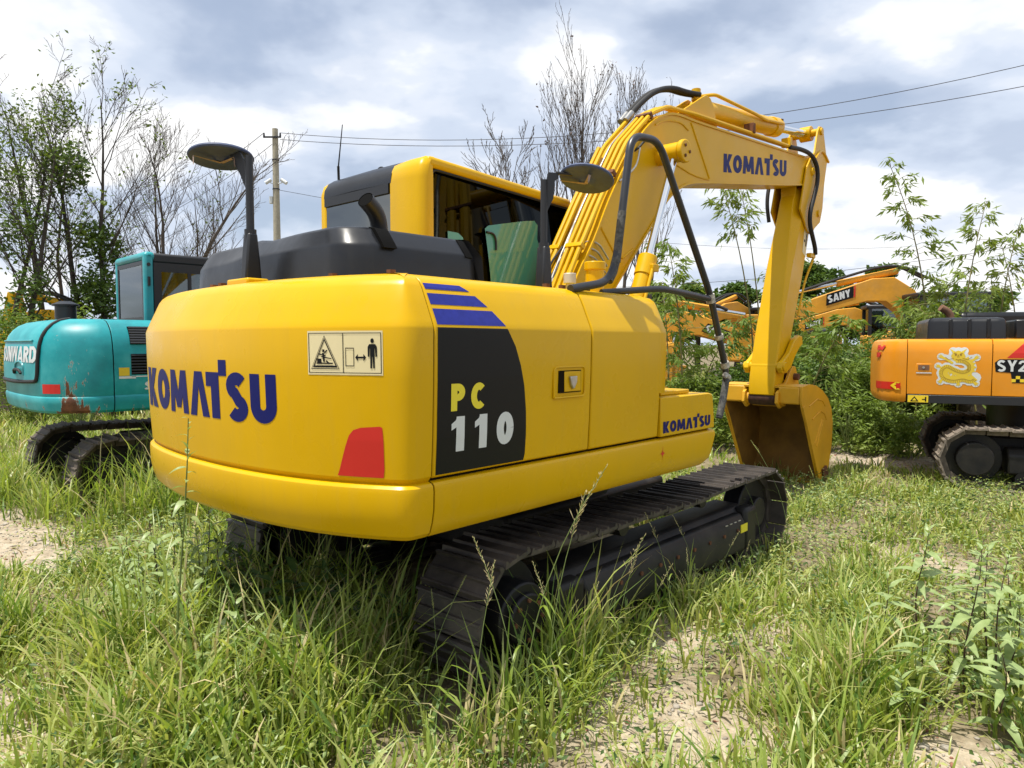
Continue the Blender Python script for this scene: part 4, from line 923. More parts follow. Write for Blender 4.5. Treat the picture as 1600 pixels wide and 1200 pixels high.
# ------------------------------------------------------------------ materials of the other machines
def teal_mat():
    m = bpy.data.materials.new('teal'); m.use_nodes = True; t = m.node_tree; b = t.nodes['Principled BSDF']
    g = N(t, 'ShaderNodeTexCoord'); v = g.outputs['Object']
    n = N(t, 'ShaderNodeTexNoise', Scale=2.2, Detail=6.0, Roughness=.65); L(t, v, n.inputs['Vector'])
    n2 = N(t, 'ShaderNodeTexNoise', Scale=9.0, Detail=8.0, Roughness=.75); L(t, v, n2.inputs['Vector'])
    mp = N(t, 'ShaderNodeMapping'); mp.inputs['Scale'].default_value = (1, 1, .22); L(t, v, mp.inputs[0])
    n3 = N(t, 'ShaderNodeTexNoise', Scale=14.0, Detail=6.0, Roughness=.7); L(t, mp.outputs[0], n3.inputs['Vector'])
    c = ramp(t, n.outputs[0], [(.3, (.006, .20, .23)), (.5, (.010, .29, .32)), (.68, (.05, .38, .40)), (.8, (.20, .46, .46))], 'LINEAR')
    # rust running down the rear right corner and along the lower edge
    s = N(t, 'ShaderNodeSeparateXYZ'); L(t, v, s.inputs[0])
    dx = math_(t, 'MULTIPLY', math_(t, 'ADD', s.outputs[0], 1.90), 5.0); dy = math_(t, 'MULTIPLY', math_(t, 'ADD', s.outputs[1], 1.08), 5.5)
    g1 = math_(t, 'SUBTRACT', 1.0, math_(t, 'ADD', math_(t, 'MULTIPLY', dx, dx), math_(t, 'MULTIPLY', dy, dy)), clamp=True)
    low = N(t, 'ShaderNodeMapRange'); L(t, s.outputs[2], low.inputs[0]); low.inputs[1].default_value = 1.85; low.inputs[2].default_value = 1.02; low.inputs[3].default_value = .0; low.inputs[4].default_value = 1.0
    g1 = math_(t, 'MULTIPLY', g1, math_(t, 'ADD', math_(t, 'MULTIPLY', low.outputs[0], .60), .05))
    edge = N(t, 'ShaderNodeMapRange'); L(t, s.outputs[2], edge.inputs[0]); edge.inputs[1].default_value = 1.16; edge.inputs[2].default_value = 1.0; edge.inputs[3].default_value = 0; edge.inputs[4].default_value = .22
    f = math_(t, 'ADD', math_(t, 'ADD', g1, edge.outputs[0]), math_(t, 'MULTIPLY', math_(t, 'SUBTRACT', n3.outputs[0], .62), 2.2))
    f = math_(t, 'ADD', f, math_(t, 'MULTIPLY', math_(t, 'SUBTRACT', n2.outputs[0], .5), .8))
    prim = ramp(t, f, [(.16, (0,)*3), (.22, (1,)*3)], 'LINEAR'); rust = ramp(t, f, [(.19, (0,)*3), (.25, (1,)*3)], 'LINEAR')
    c = mixc(t, prim, c, (.50, .50, .42)); rc = ramp(t, n2.outputs[0], [(.35, (.05, .018, .010)), (.6, (.17, .065, .028)), (.75, (.28, .13, .06))], 'LINEAR')
    c = mixc(t, rust, c, rc)
    L(t, c, b.inputs['Base Color']); b.inputs['Roughness'].default_value = .42; b.inputs['Specular IOR Level'].default_value = .4; M['teal'] = m
teal_mat()
mat('teal_plain', (.008, .27, .30), .4, var=.2, vscale=3, dust=.25, dustcol=(.25, .42, .40))
mat('orange', (.72, .27, .010), .36, spec=.35, var=.06, vscale=2, dust=.2, dustcol=(.55, .34, .12), bump=.03, bscale=4)
mat('far_orange', (.66, .31, .025), .5, spec=.3, var=.15, vscale=2.5, dust=.35, dustcol=(.38, .26, .12))
mat('mud_shoe', (.20, .165, .13), .85, var=.4, vscale=12, bump=.3, bscale=30, var_rand=.15)
mat('brown_shoe', (.065, .05, .04), .8, var=.4, vscale=12, dust=.5, dustcol=(.16, .13, .10), var_rand=.2)
mat('concrete', (.36, .33, .25), .9, var=.15, vscale=8, bump=.2, bscale=30)
mat('wire', (.03, .03, .035), .7)
mat('gold', (.70, .50, .03), .45); mat('gold_dark', (.30, .16, .015), .5)
mat('decal_yellow', (.80, .58, .02), .45)
mat('brown_pipe', (.17, .085, .045), .6, var=.3, vscale=12)
mat('green_cross', (.02, .28, .10), .5)
glassy('cab_glass', (.55, .66, .62), .55, boost=.10)

def wpx(px, D, z=0.0):
    """place something by bearing: D metres ahead of the camera's plane"""
    return Vector(((px - 800)/1110*D, D, z))

# ------------------------------------------------------------------ teal excavator on the left
tl_h = R(45); TO = (-3.82, 9.20, 0)
te = empty('crawler_excavator', TO, R(90) - tl_h)
tag(te, 'teal excavator with rusty counterweight corner and white lettering, left of the yellow one', 'excavator', 'excavators parked in the yard')
TZ = [1.0, 1.004, 1.03, 1.10, 1.155, 1.168, 1.175, 1.19, 1.35, 1.55, 1.68, 1.77, 1.84, 1.90, 1.94, 1.962, 1.966]
TOF = [-.15, -.04, -.01, .005, .008, .002, -.006, 0, .004, 0, -.012, -.035, -.075, -.135, -.205, -.30, -.42]
tplan_h = [(-1.55,-1.18),(-1.66,-1.175),(-1.78,-1.14),(-1.90,-1.08),(-2.02,-.98),(-2.10,-.86),(-2.145,-.70),(-2.17,-.45),(-2.18,-.15)]
tplan = [Vector((p[0], p[1])) for p in catmull(tplan_h + [(x, -y) for x, y in tplan_h[::-1]], 5)]
tn = []
for i, p in enumerate(tplan):
    d = (tplan[min(i+1, len(tplan)-1)] - tplan[max(i-1, 0)]).normalized(); n = Vector((-d.y, d.x)); tn.append(n if n.dot(p - Vector((-1.2, 0))) > 0 else -n)
tn[0] = Vector((0,-1)); tn[-1] = Vector((0,1))
ta = [0.0]
for a, b in zip(tplan[:-1], tplan[1:]): ta.append(ta[-1] + (b-a).length)
tmid = ta[-1]/2
def tw_point(s, z, e=0.0):
    q = s + tmid; x = interp(q, ta, [p.x for p in tplan]); y = interp(q, ta, [p.y for p in tplan])
    a = interp(q, ta, [p.x for p in tn]); b = interp(q, ta, [p.y for p in tn]); k = math.hypot(a, b); o = interp(z, TZ, TOF) + e
    return Vector((min(x + a/k*o, -1.552), y + b/k*o, z))
tcw = MB().loft([[(min(p.x+n.x*o, -1.552), p.y+n.y*o, z) for p, n in zip(tplan, tn)] for z, o in zip(TZ, TOF)]).build('counterweight', 'teal', te, smooth=30)
# rear hatch with rubber seal
hs = [-.80 + i*.1 for i in range(18)]; hz = [1.33, 1.40, 1.50, 1.62, 1.72, 1.80, 1.86, 1.91, 1.945, 1.963]
def hleft(z): return interp(z, [1.33, 1.40, 1.7, 1.963], [.06, .02, 0, -.02])
rg = [[tw_point(-.80 + hleft(z) + (s+.80), z, .014) for s in hs] for z in hz]
MB().loft(rg, closed=False, caps=False).build('rear_hatch', 'teal', te, smooth=40)
edge_r = [tw_point(-.82 + hleft(z), z, .012) for z in hz[::-1]]
edge_b = [tw_point(-.74 + i*.1, 1.325 - .02*math.sin(i/17*3.1), .012) for i in range(18)]
MB().tube(round_path(edge_r[:-1] + [tw_point(-.78, 1.335, .012)] + edge_b, .05, 4), .019, 8).build('hatch_seal', 'rubber', te)
MB().tube([tw_point(-.68 + i*.1, 1.735, .020) for i in range(16)], .012, 6).build('hatch_rib', 'teal_plain', te)
pl, w = word('SUNWARD', .23, .06)
decal('brand_lettering', pl, lambda u, v: tw_point(.60 - u/w*1.40, 1.515 + v*.165, .0175), 'decal_white', tcw, ucuts=[i*.2 for i in range(1, 25)], label='white lettering on the rear hatch')
MB().tube(chaikin([tw_point(-.42,1.40,.03), tw_point(-.38,1.44,.045), tw_point(-.20,1.44,.045), tw_point(-.16,1.40,.03)], 2), .016, 8).build('hatch_handle', 'rubber', te)
MB().tube(chaikin([tw_point(-.45,1.38,.016), tw_point(-.45,1.52,.018), tw_point(-.13,1.52,.018), tw_point(-.13,1.38,.016)], 3), .012, 6).build('handle_recess', 'teal_plain', te)
decal('red_reflector', [rect(-1.06,1.205,-.86,1.30)], lambda u, v: tw_point(u, v, .003), 'decal_red', tcw, ucuts=[-1.0,-.95,-.9])
def tprof(z0, z1, sgn=-1, inset=0): 
    zs = [z0] + [z for z in TZ if z0 < z < z1] + [z1]
    return [(sgn*(1.18 + interp(z, TZ, TOF) - inset), z) for z in zs] + [(sgn*.75, z1), (sgn*.75, z0)]
MB().prism_yz(tprof(1.0, 1.955, -1, .012), -1.556, -1.538).build('panel_gap', 'gap', te)
sd_ = MB().prism_yz(tprof(1.0, 1.966), -1.54, .9).build('side_panel', 'teal', te, smooth=30, bevel=.005)
MB().prism_yz(tprof(1.0, 1.966, 1), -1.54, .2).build('side_panel', 'teal', te, smooth=30, bevel=.005)
MB().box(-1.55, .8, -.9, .9, 1.02, 1.95).build('engine_bay', 'black_metal', te)
for z0, z1 in ((1.70,1.885), (1.385,1.60)):
    x0 = -1.38
    MB().prism_yz([(-1.186 - (0 if z0 < 1.6 else -.012), z0),(-1.186 + (0 if z0 < 1.6 else .085), z1),(-1.0, z1),(-1.0, z0)], x0, .1).build('grille', 'hole', sd_)
    n = 7
    for i in range(n):
        z = z0 + (i+.5)*(z1-z0)/n; y = -1.192 + (0 if z0 < 1.6 else .085*(z-z0)/(z1-z0))
        MB().add([(x0,y,z),(.1,y,z),(.1,y+.012,z+.016),(x0,y+.012,z+.016),(x0,y+.002,z-.006),(.1,y+.002,z-.006)], [(0,1,2,3),(0,4,5,1)]).build('louvre', 'black_metal', sd_, smooth=0)
decal('model_lettering', word('SWE', .26, .06, slant=.2)[0], lambda u, v: Vector((-1.27 + u*.115, -1.1875, 1.225 + v*.085)), 'decal_white', sd_)
decal('model_lettering', word('PERE', .20, .2)[0], lambda u, v: Vector((-1.08 + u*.045, -1.1875, 1.120 + v*.03)), 'decal_white', sd_)
decal('sticker', [rect(-1.50,1.375,-1.40,1.46)], lambda u, v: Vector((u, -1.1876, v)), 'gold', sd_)
decal('sticker', [rect(-1.50,1.345,-1.34,1.37)], lambda u, v: Vector((u, -1.1876, v)), 'decal_white', sd_)
decal('trim_line', [rect(-1.38,1.36,.1,1.372)], lambda u, v: Vector((u, -1.1876, v)), 'decal_white', sd_)
# air cleaner canister
m = MB(); m.tube([(-1.50,.80,1.95),(-1.50,.80,2.17)], .115, 24); c_ = m.build('air_cleaner', 'black_metal', te)
MB().tube([(-1.50,.80,2.165),(-1.50,.80,2.185),(-1.50,.80,2.225)], [.145,.145,.06], 24).build('cleaner_cap', 'hood_black', c_)
# cab
tc_ = empty('cab', (0,0,0), 0, te)
tx0, tx1, ty0, ty1, tz1 = -.80, .75, .15, 1.30, 2.84
for (x, y) in ((tx0, ty0), (tx0, ty1-.09)):
    MB().box(x, x+.11, y, y+.09, 1.2, tz1-.02).build('pillar', 'teal_plain', tc_, bevel=.03, seg=3)
for y in (ty0, ty1-.08): MB().prism_xz([(tx1-.08,1.2),(tx1,1.2),(tx1-.10,tz1-.1),(tx1-.18,tz1-.1)], y, y+.08).build('pillar', 'black_metal', tc_, bevel=.02)
MB().box(tx0-.002, tx0+.14, ty0, ty1, tz1-.115, tz1).build('rear_header', 'teal_plain', tc_, bevel=.05, seg=3)
MB().box(tx0+.10, tx1-.1, ty0+.01, ty1-.01, tz1-.14, tz1-.012).build('roof', 'black_metal', tc_, bevel=.03)
MB().box(tx0+.11, tx1, ty0+.005, ty1, 1.2, 1.97).build('cab_wall', 'teal_plain', tc_)
MB().box(tx0+.02, tx0+.11, ty0+.09, ty1-.09, 1.2, 2.0).build('rear_wall', 'teal_plain', tc_)
MB().box(tx0+.005, tx0+.02, ty0+.085, ty1-.085, 2.0, 2.73).build('window_surround', 'black_metal', tc_) if False else None
for y0, y1, z0, z1 in ((ty0+.085,ty0+.125,2.0,2.73),(ty1-.125,ty1-.085,2.0,2.73),(ty0+.125,ty1-.125,2.68,2.73),(ty0+.125,ty1-.125,2.0,2.04)):
    MB().box(tx0+.008, tx0+.03, y0, y1, z0, z1).build('window_frame', 'black_metal', tc_)
MB().box(tx0+.015, tx0+.022, ty0+.12, ty1-.12, 2.03, 2.69).build('rear_window', 'cab_glass', tc_)
for x0, x1, z0, z1 in ((tx0+.11,tx0+.20,1.97,2.71),(tx0+.20,tx1-.1,2.60,2.71),(tx0+.20,tx1-.05,1.97,2.03),(tx1-.2,tx1-.08,2.03,2.6)):
    MB().box(x0, x1, ty0+.004, ty0+.03, z0, z1).build('window_frame', 'black_metal', tc_)
MB().box(tx0+.19, tx1-.1, ty0+.012, ty0+.018, 2.0, 2.62).build('side_window', 'cab_glass', tc_)
MB().box(tx0+.52, tx0+.56, ty0+.0, ty0+.03, 2.03, 2.6).build('window_bar', 'black_metal', tc_)
MB().box(tx0+.15, tx1-.1, ty1-.02, ty1-.012, 2.0, 2.70).build('door_window', 'cab_glass', tc_)
MB().tube([(tx0+.05,ty0-.004,2.42),(tx0+.05,ty0-.012,2.53)], .016, 8).build('marker_lamp', 'rubber', tc_)
MB().tube([(tx0+.05,ty0+.002,2.68),(tx0+.05,ty0-.010,2.68)], .022, 12).build('bolt_cap', 'black_metal', tc_)
MB().box(-.35, .1, .5, .95, 1.6, 1.75).build('seat', 'seat', tc_, bevel=.04); MB().box(-.45, -.33, .5, .95, 1.7, 2.35).build('seat_back', 'seat', tc_, bevel=.04)
MB().tube(round_path([(-.42,.02,1.96),(-.42,.02,2.33),(-.20,.02,2.36),(.5,.02,2.36),(.5,.02,1.96)], .12, 5), .020, 8).build('hand_rail', 'steel', te)
# low boom ahead of it, hidden by the yellow machine from here
MB().prism_xz([(.5,1.2),(1.6,2.0),(3.4,1.7),(4.4,1.0),(4.3,.75),(3.2,1.35),(1.7,1.55),(.9,1.0)], -.28, .0).build('boom', 'teal_plain', te, bevel=.02)
MB().prism_xz([(4.3,.75),(4.45,1.05),(3.5,.15),(3.35,.2)], -.25, -.03).build('arm', 'teal_plain', te, bevel=.02)
MB().tube([(-.2,0,.6),(-.2,0,1.03)], .5, 24).build('swing_bearing', 'black_metal', te)
def loop(x0, x1, r, sag=.03):
    a = x1 - x0; q = r - .02; tot = 2*a + 2*math.pi*q
    def path(s):
        s %= tot; c = math.pi*q
        if s < a: return Vector((x1-s, 0, r+q - sag*math.sin(math.pi*s/a)**2)), Vector((-1,0,0))
        s -= a
        if s < c: t = s/q; return Vector((x0 - q*math.sin(t), 0, r + q*math.cos(t))), Vector((-math.cos(t),0,-math.sin(t)))
        s -= c
        if s < a: return Vector((x0+s,0,r-q)), Vector((1,0,0))
        s -= a; t = s/q; return Vector((x1 + q*math.sin(t),0,r - q*math.cos(t))), Vector((math.cos(t),0,math.sin(t)))
    return path, tot
p_, tt = loop(-1.55, 1.25, .36)
sm = shoe_mesh(.45, tt/38, 'brown_shoe')
for y in (-.88, .88): crawler(te, y, 1, 38, .45, p_, tt, sm, -1.55, 1.25, .36, 'brown_pipe' if False else 'track_black')
MB().box(-1.0, 1.0, -.7, .7, .35, .60).build('car_body', 'track_black', te, bevel=.03)

# ------------------------------------------------------------------ orange excavator on the right
so = empty('crawler_excavator', (6.77, 8.86, 0), R(90 - 115))
tag(so, 'orange excavator with golden dragon sticker on its side door, at the right edge', 'excavator', 'excavators parked in the yard')
SZ = [1.0, 1.01, 1.04, 1.10, 1.25, 1.45, 1.60, 1.69, 1.735, 1.758, 1.764]
SOF = [-.06, -.02, -.003, .0, .004, .006, .004, -.008, -.03, -.07, -.16]
sp_h = [(-1.70,-1.15),(-1.75,-1.15),(-1.81,-1.135),(-1.88,-1.08),(-1.95,-1.0),(-1.99,-.88),(-2.02,-.6),(-2.04,-.2)]
spn = [Vector((p[0], p[1])) for p in catmull(sp_h + [(x, -y) for x, y in sp_h[::-1]], 4)]
sn = []
for i, p in enumerate(spn):
    d = (spn[min(i+1, len(spn)-1)] - spn[max(i-1, 0)]).normalized(); n = Vector((-d.y, d.x)); sn.append(n if n.dot(p - Vector((-1.2, 0))) > 0 else -n)
sn[0] = Vector((0,-1)); sn[-1] = Vector((0,1))
scw = MB().loft([[(min(p.x+n.x*o, -1.70), p.y+n.y*o, z + (0.0 if z > 1.05 else .0)) for p, n in zip(spn, sn)] for z, o in zip(SZ, SOF)]).build('counterweight', 'orange', so, smooth=30)
def on_s(x, z, e=.002): return Vector((x - .18, -(1.15 + interp(z, SZ, SOF) + e), z))
def sprof(z0, z1): 
    zs = [z0] + [z for z in SZ if z0 < z < z1] + [z1]
    return [(-(1.15 + interp(z, SZ, SOF)), z) for z in zs] + [(-.8, z1), (-.8, z0)]
sdoor = MB().prism_yz(sprof(1.105, 1.764), -1.692, -.84).build('engine_door', 'orange', so, smooth=30, bevel=.004)
sdoor2 = MB().prism_yz(sprof(1.105, 1.764), -.832, .55).build('side_door', 'orange', so, smooth=30, bevel=.004)
MB().box(-1.71, .55, -1.135, -.8, 1.0, 1.70).build('door_gap', 'gap', so)
MB().box(-1.685, 1.0, -1.152, -1.10, 1.0, 1.098).build('frame_rail', 'black_metal', so, bevel=.004)
MB().box(-1.68, 1.0, -.8, 1.13, 1.0, 1.75).build('engine_bay', 'orange', so, bevel=.02)
decal('warning_sticker', [rect(-1.50,1.008,-1.285,1.092)], lambda u, v: Vector((u-.18,-1.155,v)), 'decal_yellow', so)
decal('sticker_print', [[(-1.475,1.02),(-1.43,1.08),(-1.385,1.02)][:3], rect(-1.35,1.04,-1.31,1.05), rect(-1.32,1.02,-1.305,1.075)], lambda u, v: Vector((u-.18,-1.157,v)), 'decal_black', so)
decal('sticker_print', [[(-1.453,1.028),(-1.43,1.062),(-1.407,1.028)]], lambda u, v: Vector((u-.18,-1.1585,v)), 'decal_yellow', so)
# red reflectors wrap round the corner of the counterweight
sa = [0.0]
for a, b in zip(spn[:-1], spn[1:]): sa.append(sa[-1] + (b-a).length)
def sw_point(q, z, e=.012):
    x = interp(q, sa, [p.x for p in spn]); y = interp(q, sa, [p.y for p in spn]); a = interp(q, sa, [p.x for p in sn]); b = interp(q, sa, [p.y for p in sn]); k = math.hypot(a, b); o = interp(z, SZ, SOF) + e
    return Vector((x + a/k*o, y + b/k*o, z))
decal('red_reflector', [rect(.06,1.155,.48,1.245)], lambda u, v: sw_point(u, v), 'decal_red', scw, ucuts=[.1*i for i in range(1,7)])
decal('reflector_chevron', [[(.06,1.245),(.11,1.245),(.17,1.20),(.11,1.155),(.06,1.155),(.12,1.20)]], lambda u, v: sw_point(u, v, .014), 'decal_yellow', scw, ucuts=[.15])
decal('red_reflector', [[(.30,1.63),(.48,1.63),(.48,1.69),(.26,1.69)],[(.36,1.54),(.48,1.54),(.48,1.60),(.32,1.60)]], lambda u, v: sw_point(u, v), 'decal_red', scw, ucuts=[.45,.5,.55])
# latch
MB().box(-1.60,-1.44,-1.160,-1.15,1.37,1.47).build('latch_plate', 'orange', sdoor, bevel=.006)
MB().box(-1.58,-1.465,-1.164,-1.16,1.395,1.455).build('latch_recess', 'brown_pipe', sdoor)
MB().tube([(-1.525,-1.172,1.425),(-1.525,-1.16,1.425)], .014, 10).build('latch', 'steel', sdoor)
MB().box(-1.60,-1.44,-1.1615,-1.155,1.355,1.366).build('latch_label', 'decal_white', sdoor)
# dragon sticker: white outline, golden coiled body, head, clouds
dc = Vector((-.995, 1.435))
def dmap(e): return lambda u, v: on_s(dc.x + u*.43, dc.y + v*.43, e)
def disc(x, y, r, n=12, sy=1): return [(x + r*math.cos(2*math.pi*i/n), y + r*sy*math.sin(2*math.pi*i/n)) for i in range(n)]
coil = [(-.05,.20),(.14,.18),(.28,.06),(.27,-.10),(.10,-.17),(-.10,-.10),(-.26,-.02),(-.36,-.14),(-.30,-.30),(-.10,-.36),(.12,-.32),(.30,-.36),(.40,-.28)]
cp = [tuple(p[:2]) for p in catmull(coil, 5)]
wd = [.20 + .05*math.sin(i*.5) for i in range(len(cp))]
claws = [(-.40,.28),(.42,.26),(-.40,-.40),(.42,-.44),(.02,-.46),(-.46,.02)]
outline = [disc(x, y, .145, 10) for x, y in cp[::3]] + [disc(0,.30,.24), disc(-.12,.44,.10), disc(.14,.44,.10)] + [disc(x, y, .10) for x, y in claws] + band([(-.40,.28),(-.2,.24),(0,.28),(.2,.24),(.42,.26)], .16)
decal('dragon_sticker', outline, dmap(.002), 'decal_white', sdoor, label='golden dragon sticker')
spikes = []
for i in range(2, len(cp)-2, 2):
    (x0, y0), (x1, y1) = cp[i-1], cp[i+1]; l = math.hypot(x1-x0, y1-y0); nx_, ny_ = -(y1-y0)/l, (x1-x0)/l; x, y = cp[i]
    spikes.append([(x+nx_*.085-(x1-x0)*.5, y+ny_*.085-(y1-y0)*.5), (x+nx_*.085+(x1-x0)*.5, y+ny_*.085+(y1-y0)*.5), (x+nx_*.145, y+ny_*.145)])
head = [(-.13,.20),(-.17,.30),(-.13,.38),(-.20,.50),(-.07,.42),(0,.45),(.07,.42),(.20,.50),(.13,.38),(.17,.30),(.13,.20),(.06,.15),(-.06,.15)]
feet = []
for x, y in claws:
    feet.append(disc(x, y, .045, 8)); a0 = math.atan2(y, x)
    feet += [[(x + .03*math.cos(a0+q+.5), y + .03*math.sin(a0+q+.5)), (x + .03*math.cos(a0+q-.5), y + .03*math.sin(a0+q-.5)), (x + .095*math.cos(a0+q), y + .095*math.sin(a0+q))] for q in (-.8, 0, .8)]
limbs = band([(-.40,.28),(-.26,.20),(-.12,.10)], .06) + band([(.42,.26),(.32,.16),(.26,.05)], .06) + band([(-.40,-.40),(-.34,-.30),(-.28,-.24)], .06) + band([(.42,-.44),(.34,-.38),(.26,-.34)], .06) + band([(-.46,.02),(-.36,-.04),(-.28,-.04)], .05)
decal('dragon_print', band(cp, .17) + [head] + spikes + feet + limbs, dmap(.0035), 'gold', sdoor)
belly = [rect(-.012,-.006,.012,.006)]; rows_ = []
for i in range(2, len(cp)-2):
    (x0, y0), (x1, y1) = cp[i-1], cp[i+1]; l = math.hypot(x1-x0, y1-y0); nx_, ny_ = -(y1-y0)/l, (x1-x0)/l; x, y = cp[i]
    rows_ += band([(x-nx_*.075, y-ny_*.075), (x-nx_*.02, y-ny_*.02)], .010)
decal('dragon_print', rows_ + band([(p[0], p[1]) for p in cp[2:-2]], .012) + [disc(-.06,.33,.024,8), disc(.06,.33,.024,8)] + band([(-.10,.38),(-.03,.35)], .014) + band([(.10,.38),(.03,.35)], .014) + band([(-.06,.21),(0,.19),(.06,.21)], .016) + band([(0,.34),(-.02,.26),(.02,.26),(0,.34)], .010) + band([(-.10,.24),(-.22,.20),(-.30,.27)], .012) + band([(.10,.24),(.22,.20),(.32,.28)], .012), dmap(.005), 'gold_dark', sdoor)
# model plate
pl, w = word('SY2', .20, .10)
decal('red_panel', [[(-.52,1.545),(-.34,1.735),(.3,1.735),(.3,1.545)]], lambda u, v: on_s(u, v), 'decal_red', sdoor2, vcuts=[1.6,1.69,1.735])
decal('black_panel', [[(-.625,1.385),(-.635,1.49),(-.59,1.53),(.3,1.53),(.3,1.26),(-.46,1.26),(-.48,1.375)]], lambda u, v: on_s(u, v, .003), 'decal_black', sdoor2)
decal('model_lettering', pl, lambda u, v: on_s(-.612 + u*.130, 1.390 + v*.128, .005), 'decal_white', sdoor2)
decal('check_print', [rect(-.47+i*.04, 1.27+j*.035, -.43+i*.04, 1.305+j*.035) for i in range(4) for j in range(2) if (i+j) % 2 == 0], lambda u, v: on_s(u, v, .005), 'decal_yellow', sdoor2)
decal('model_lettering', [rect(-.28,1.30,.2,1.345)], lambda u, v: on_s(u, v, .005), 'decal_red', sdoor2)
# hood, stack, tanks
hp2 = [(-1.48,-.92),(-1.42,-.98),(-.76,-.98),(-.68,-.90),(-.66,-.3),(-.72,.3),(-1.42,.3),(-1.50,.2)]
rg = []
for z, k in ((1.76,0),(1.96,.015),(1.985,.03),(2.01,.07),(2.02,.16)):
    rg.append([(x - (x+1.09)*k*1.2, y - (y+.35)*k*1.2, z) for x, y in [tuple(p[:2]) for p in catmull(hp2, 3, closed=True)]])
sh_ = MB().loft(rg).build('engine_hood', 'hood_black', so, smooth=35)
for x in (-1.24, -1.05, -.86): MB().box(x-.02, x+.02, -.995, -.93, 1.78, 2.0).build('hood_rib', 'hood_black', sh_, bevel=.008)
MB().tube(chaikin([(-1.18,-.45,2.0),(-1.20,-.46,2.10),(-1.30,-.50,2.16)], 2), .045, 12).build('exhaust_pipe', 'brown_pipe', so)
MB().box(-.58,-.40,-.85,-.2,1.76,1.99).build('tank_box', 'hood_black', so, bevel=.02)
MB().box(-.40,-.30,-.95,-.80,1.76,1.93).build('filter_box', 'orange', so, bevel=.02)
m = MB(); m.tube([(-.34,-1.0,1.76),(-.34,-1.0,1.82)], .07, 16); m.tube([(-.34,-1.0,1.82),(-.34,-1.0,1.87)], .045, 14); m.build('filler_cap', 'orange', so, bevel=.006)
MB().tube([(-.34,-1.0,1.865),(-.34,-1.0,1.89)], .035, 12).build('cap_top', 'steel', so)
MB().box(-.26,.4,-1.0,.2,1.76,2.0).build('tank_box', 'hood_black', so, bevel=.03)
MB().box(.35,1.6,.2,1.15,1.1,2.75).build('cab', 'orange', so, bevel=.08)
MB().prism_xz([(1.0,1.6),(2.2,3.4),(4.4,3.2),(5.4,2.4),(5.2,2.2),(4.2,2.75),(2.5,2.8),(1.4,1.5)], -.25, .1).build('boom', 'orange', so, bevel=.02)
MB().prism_xz([(5.2,2.2),(5.5,2.5),(4.9,.3),(4.6,.3)], -.2, .05).build('arm', 'orange', so, bevel=.02)
MB().tube([(-.2,0,.6),(-.2,0,1.02)], .5, 24).build('swing_bearing', 'black_metal', so)
un = empty('undercarriage', (0,0,0), R(6), so)
p2_, tt2 = loop(-.98, 1.9, .37)
sm2 = shoe_mesh(.50, tt2/36, 'mud_shoe'); sm3 = shoe_mesh(.50, tt2/36, 'brown_shoe')
for y, s in ((-1.02, sm2), (.80, sm3)): 
    tt_ = crawler(so, y, 1, 36, .50, p2_, tt2, s, -.98, 1.9, .37, 'track_black')
bpy.data.objects.remove(un)
MB().box(-1.0, 1.0, -.7, .6, .35, .60).build('car_body', 'track_black', so, bevel=.03)

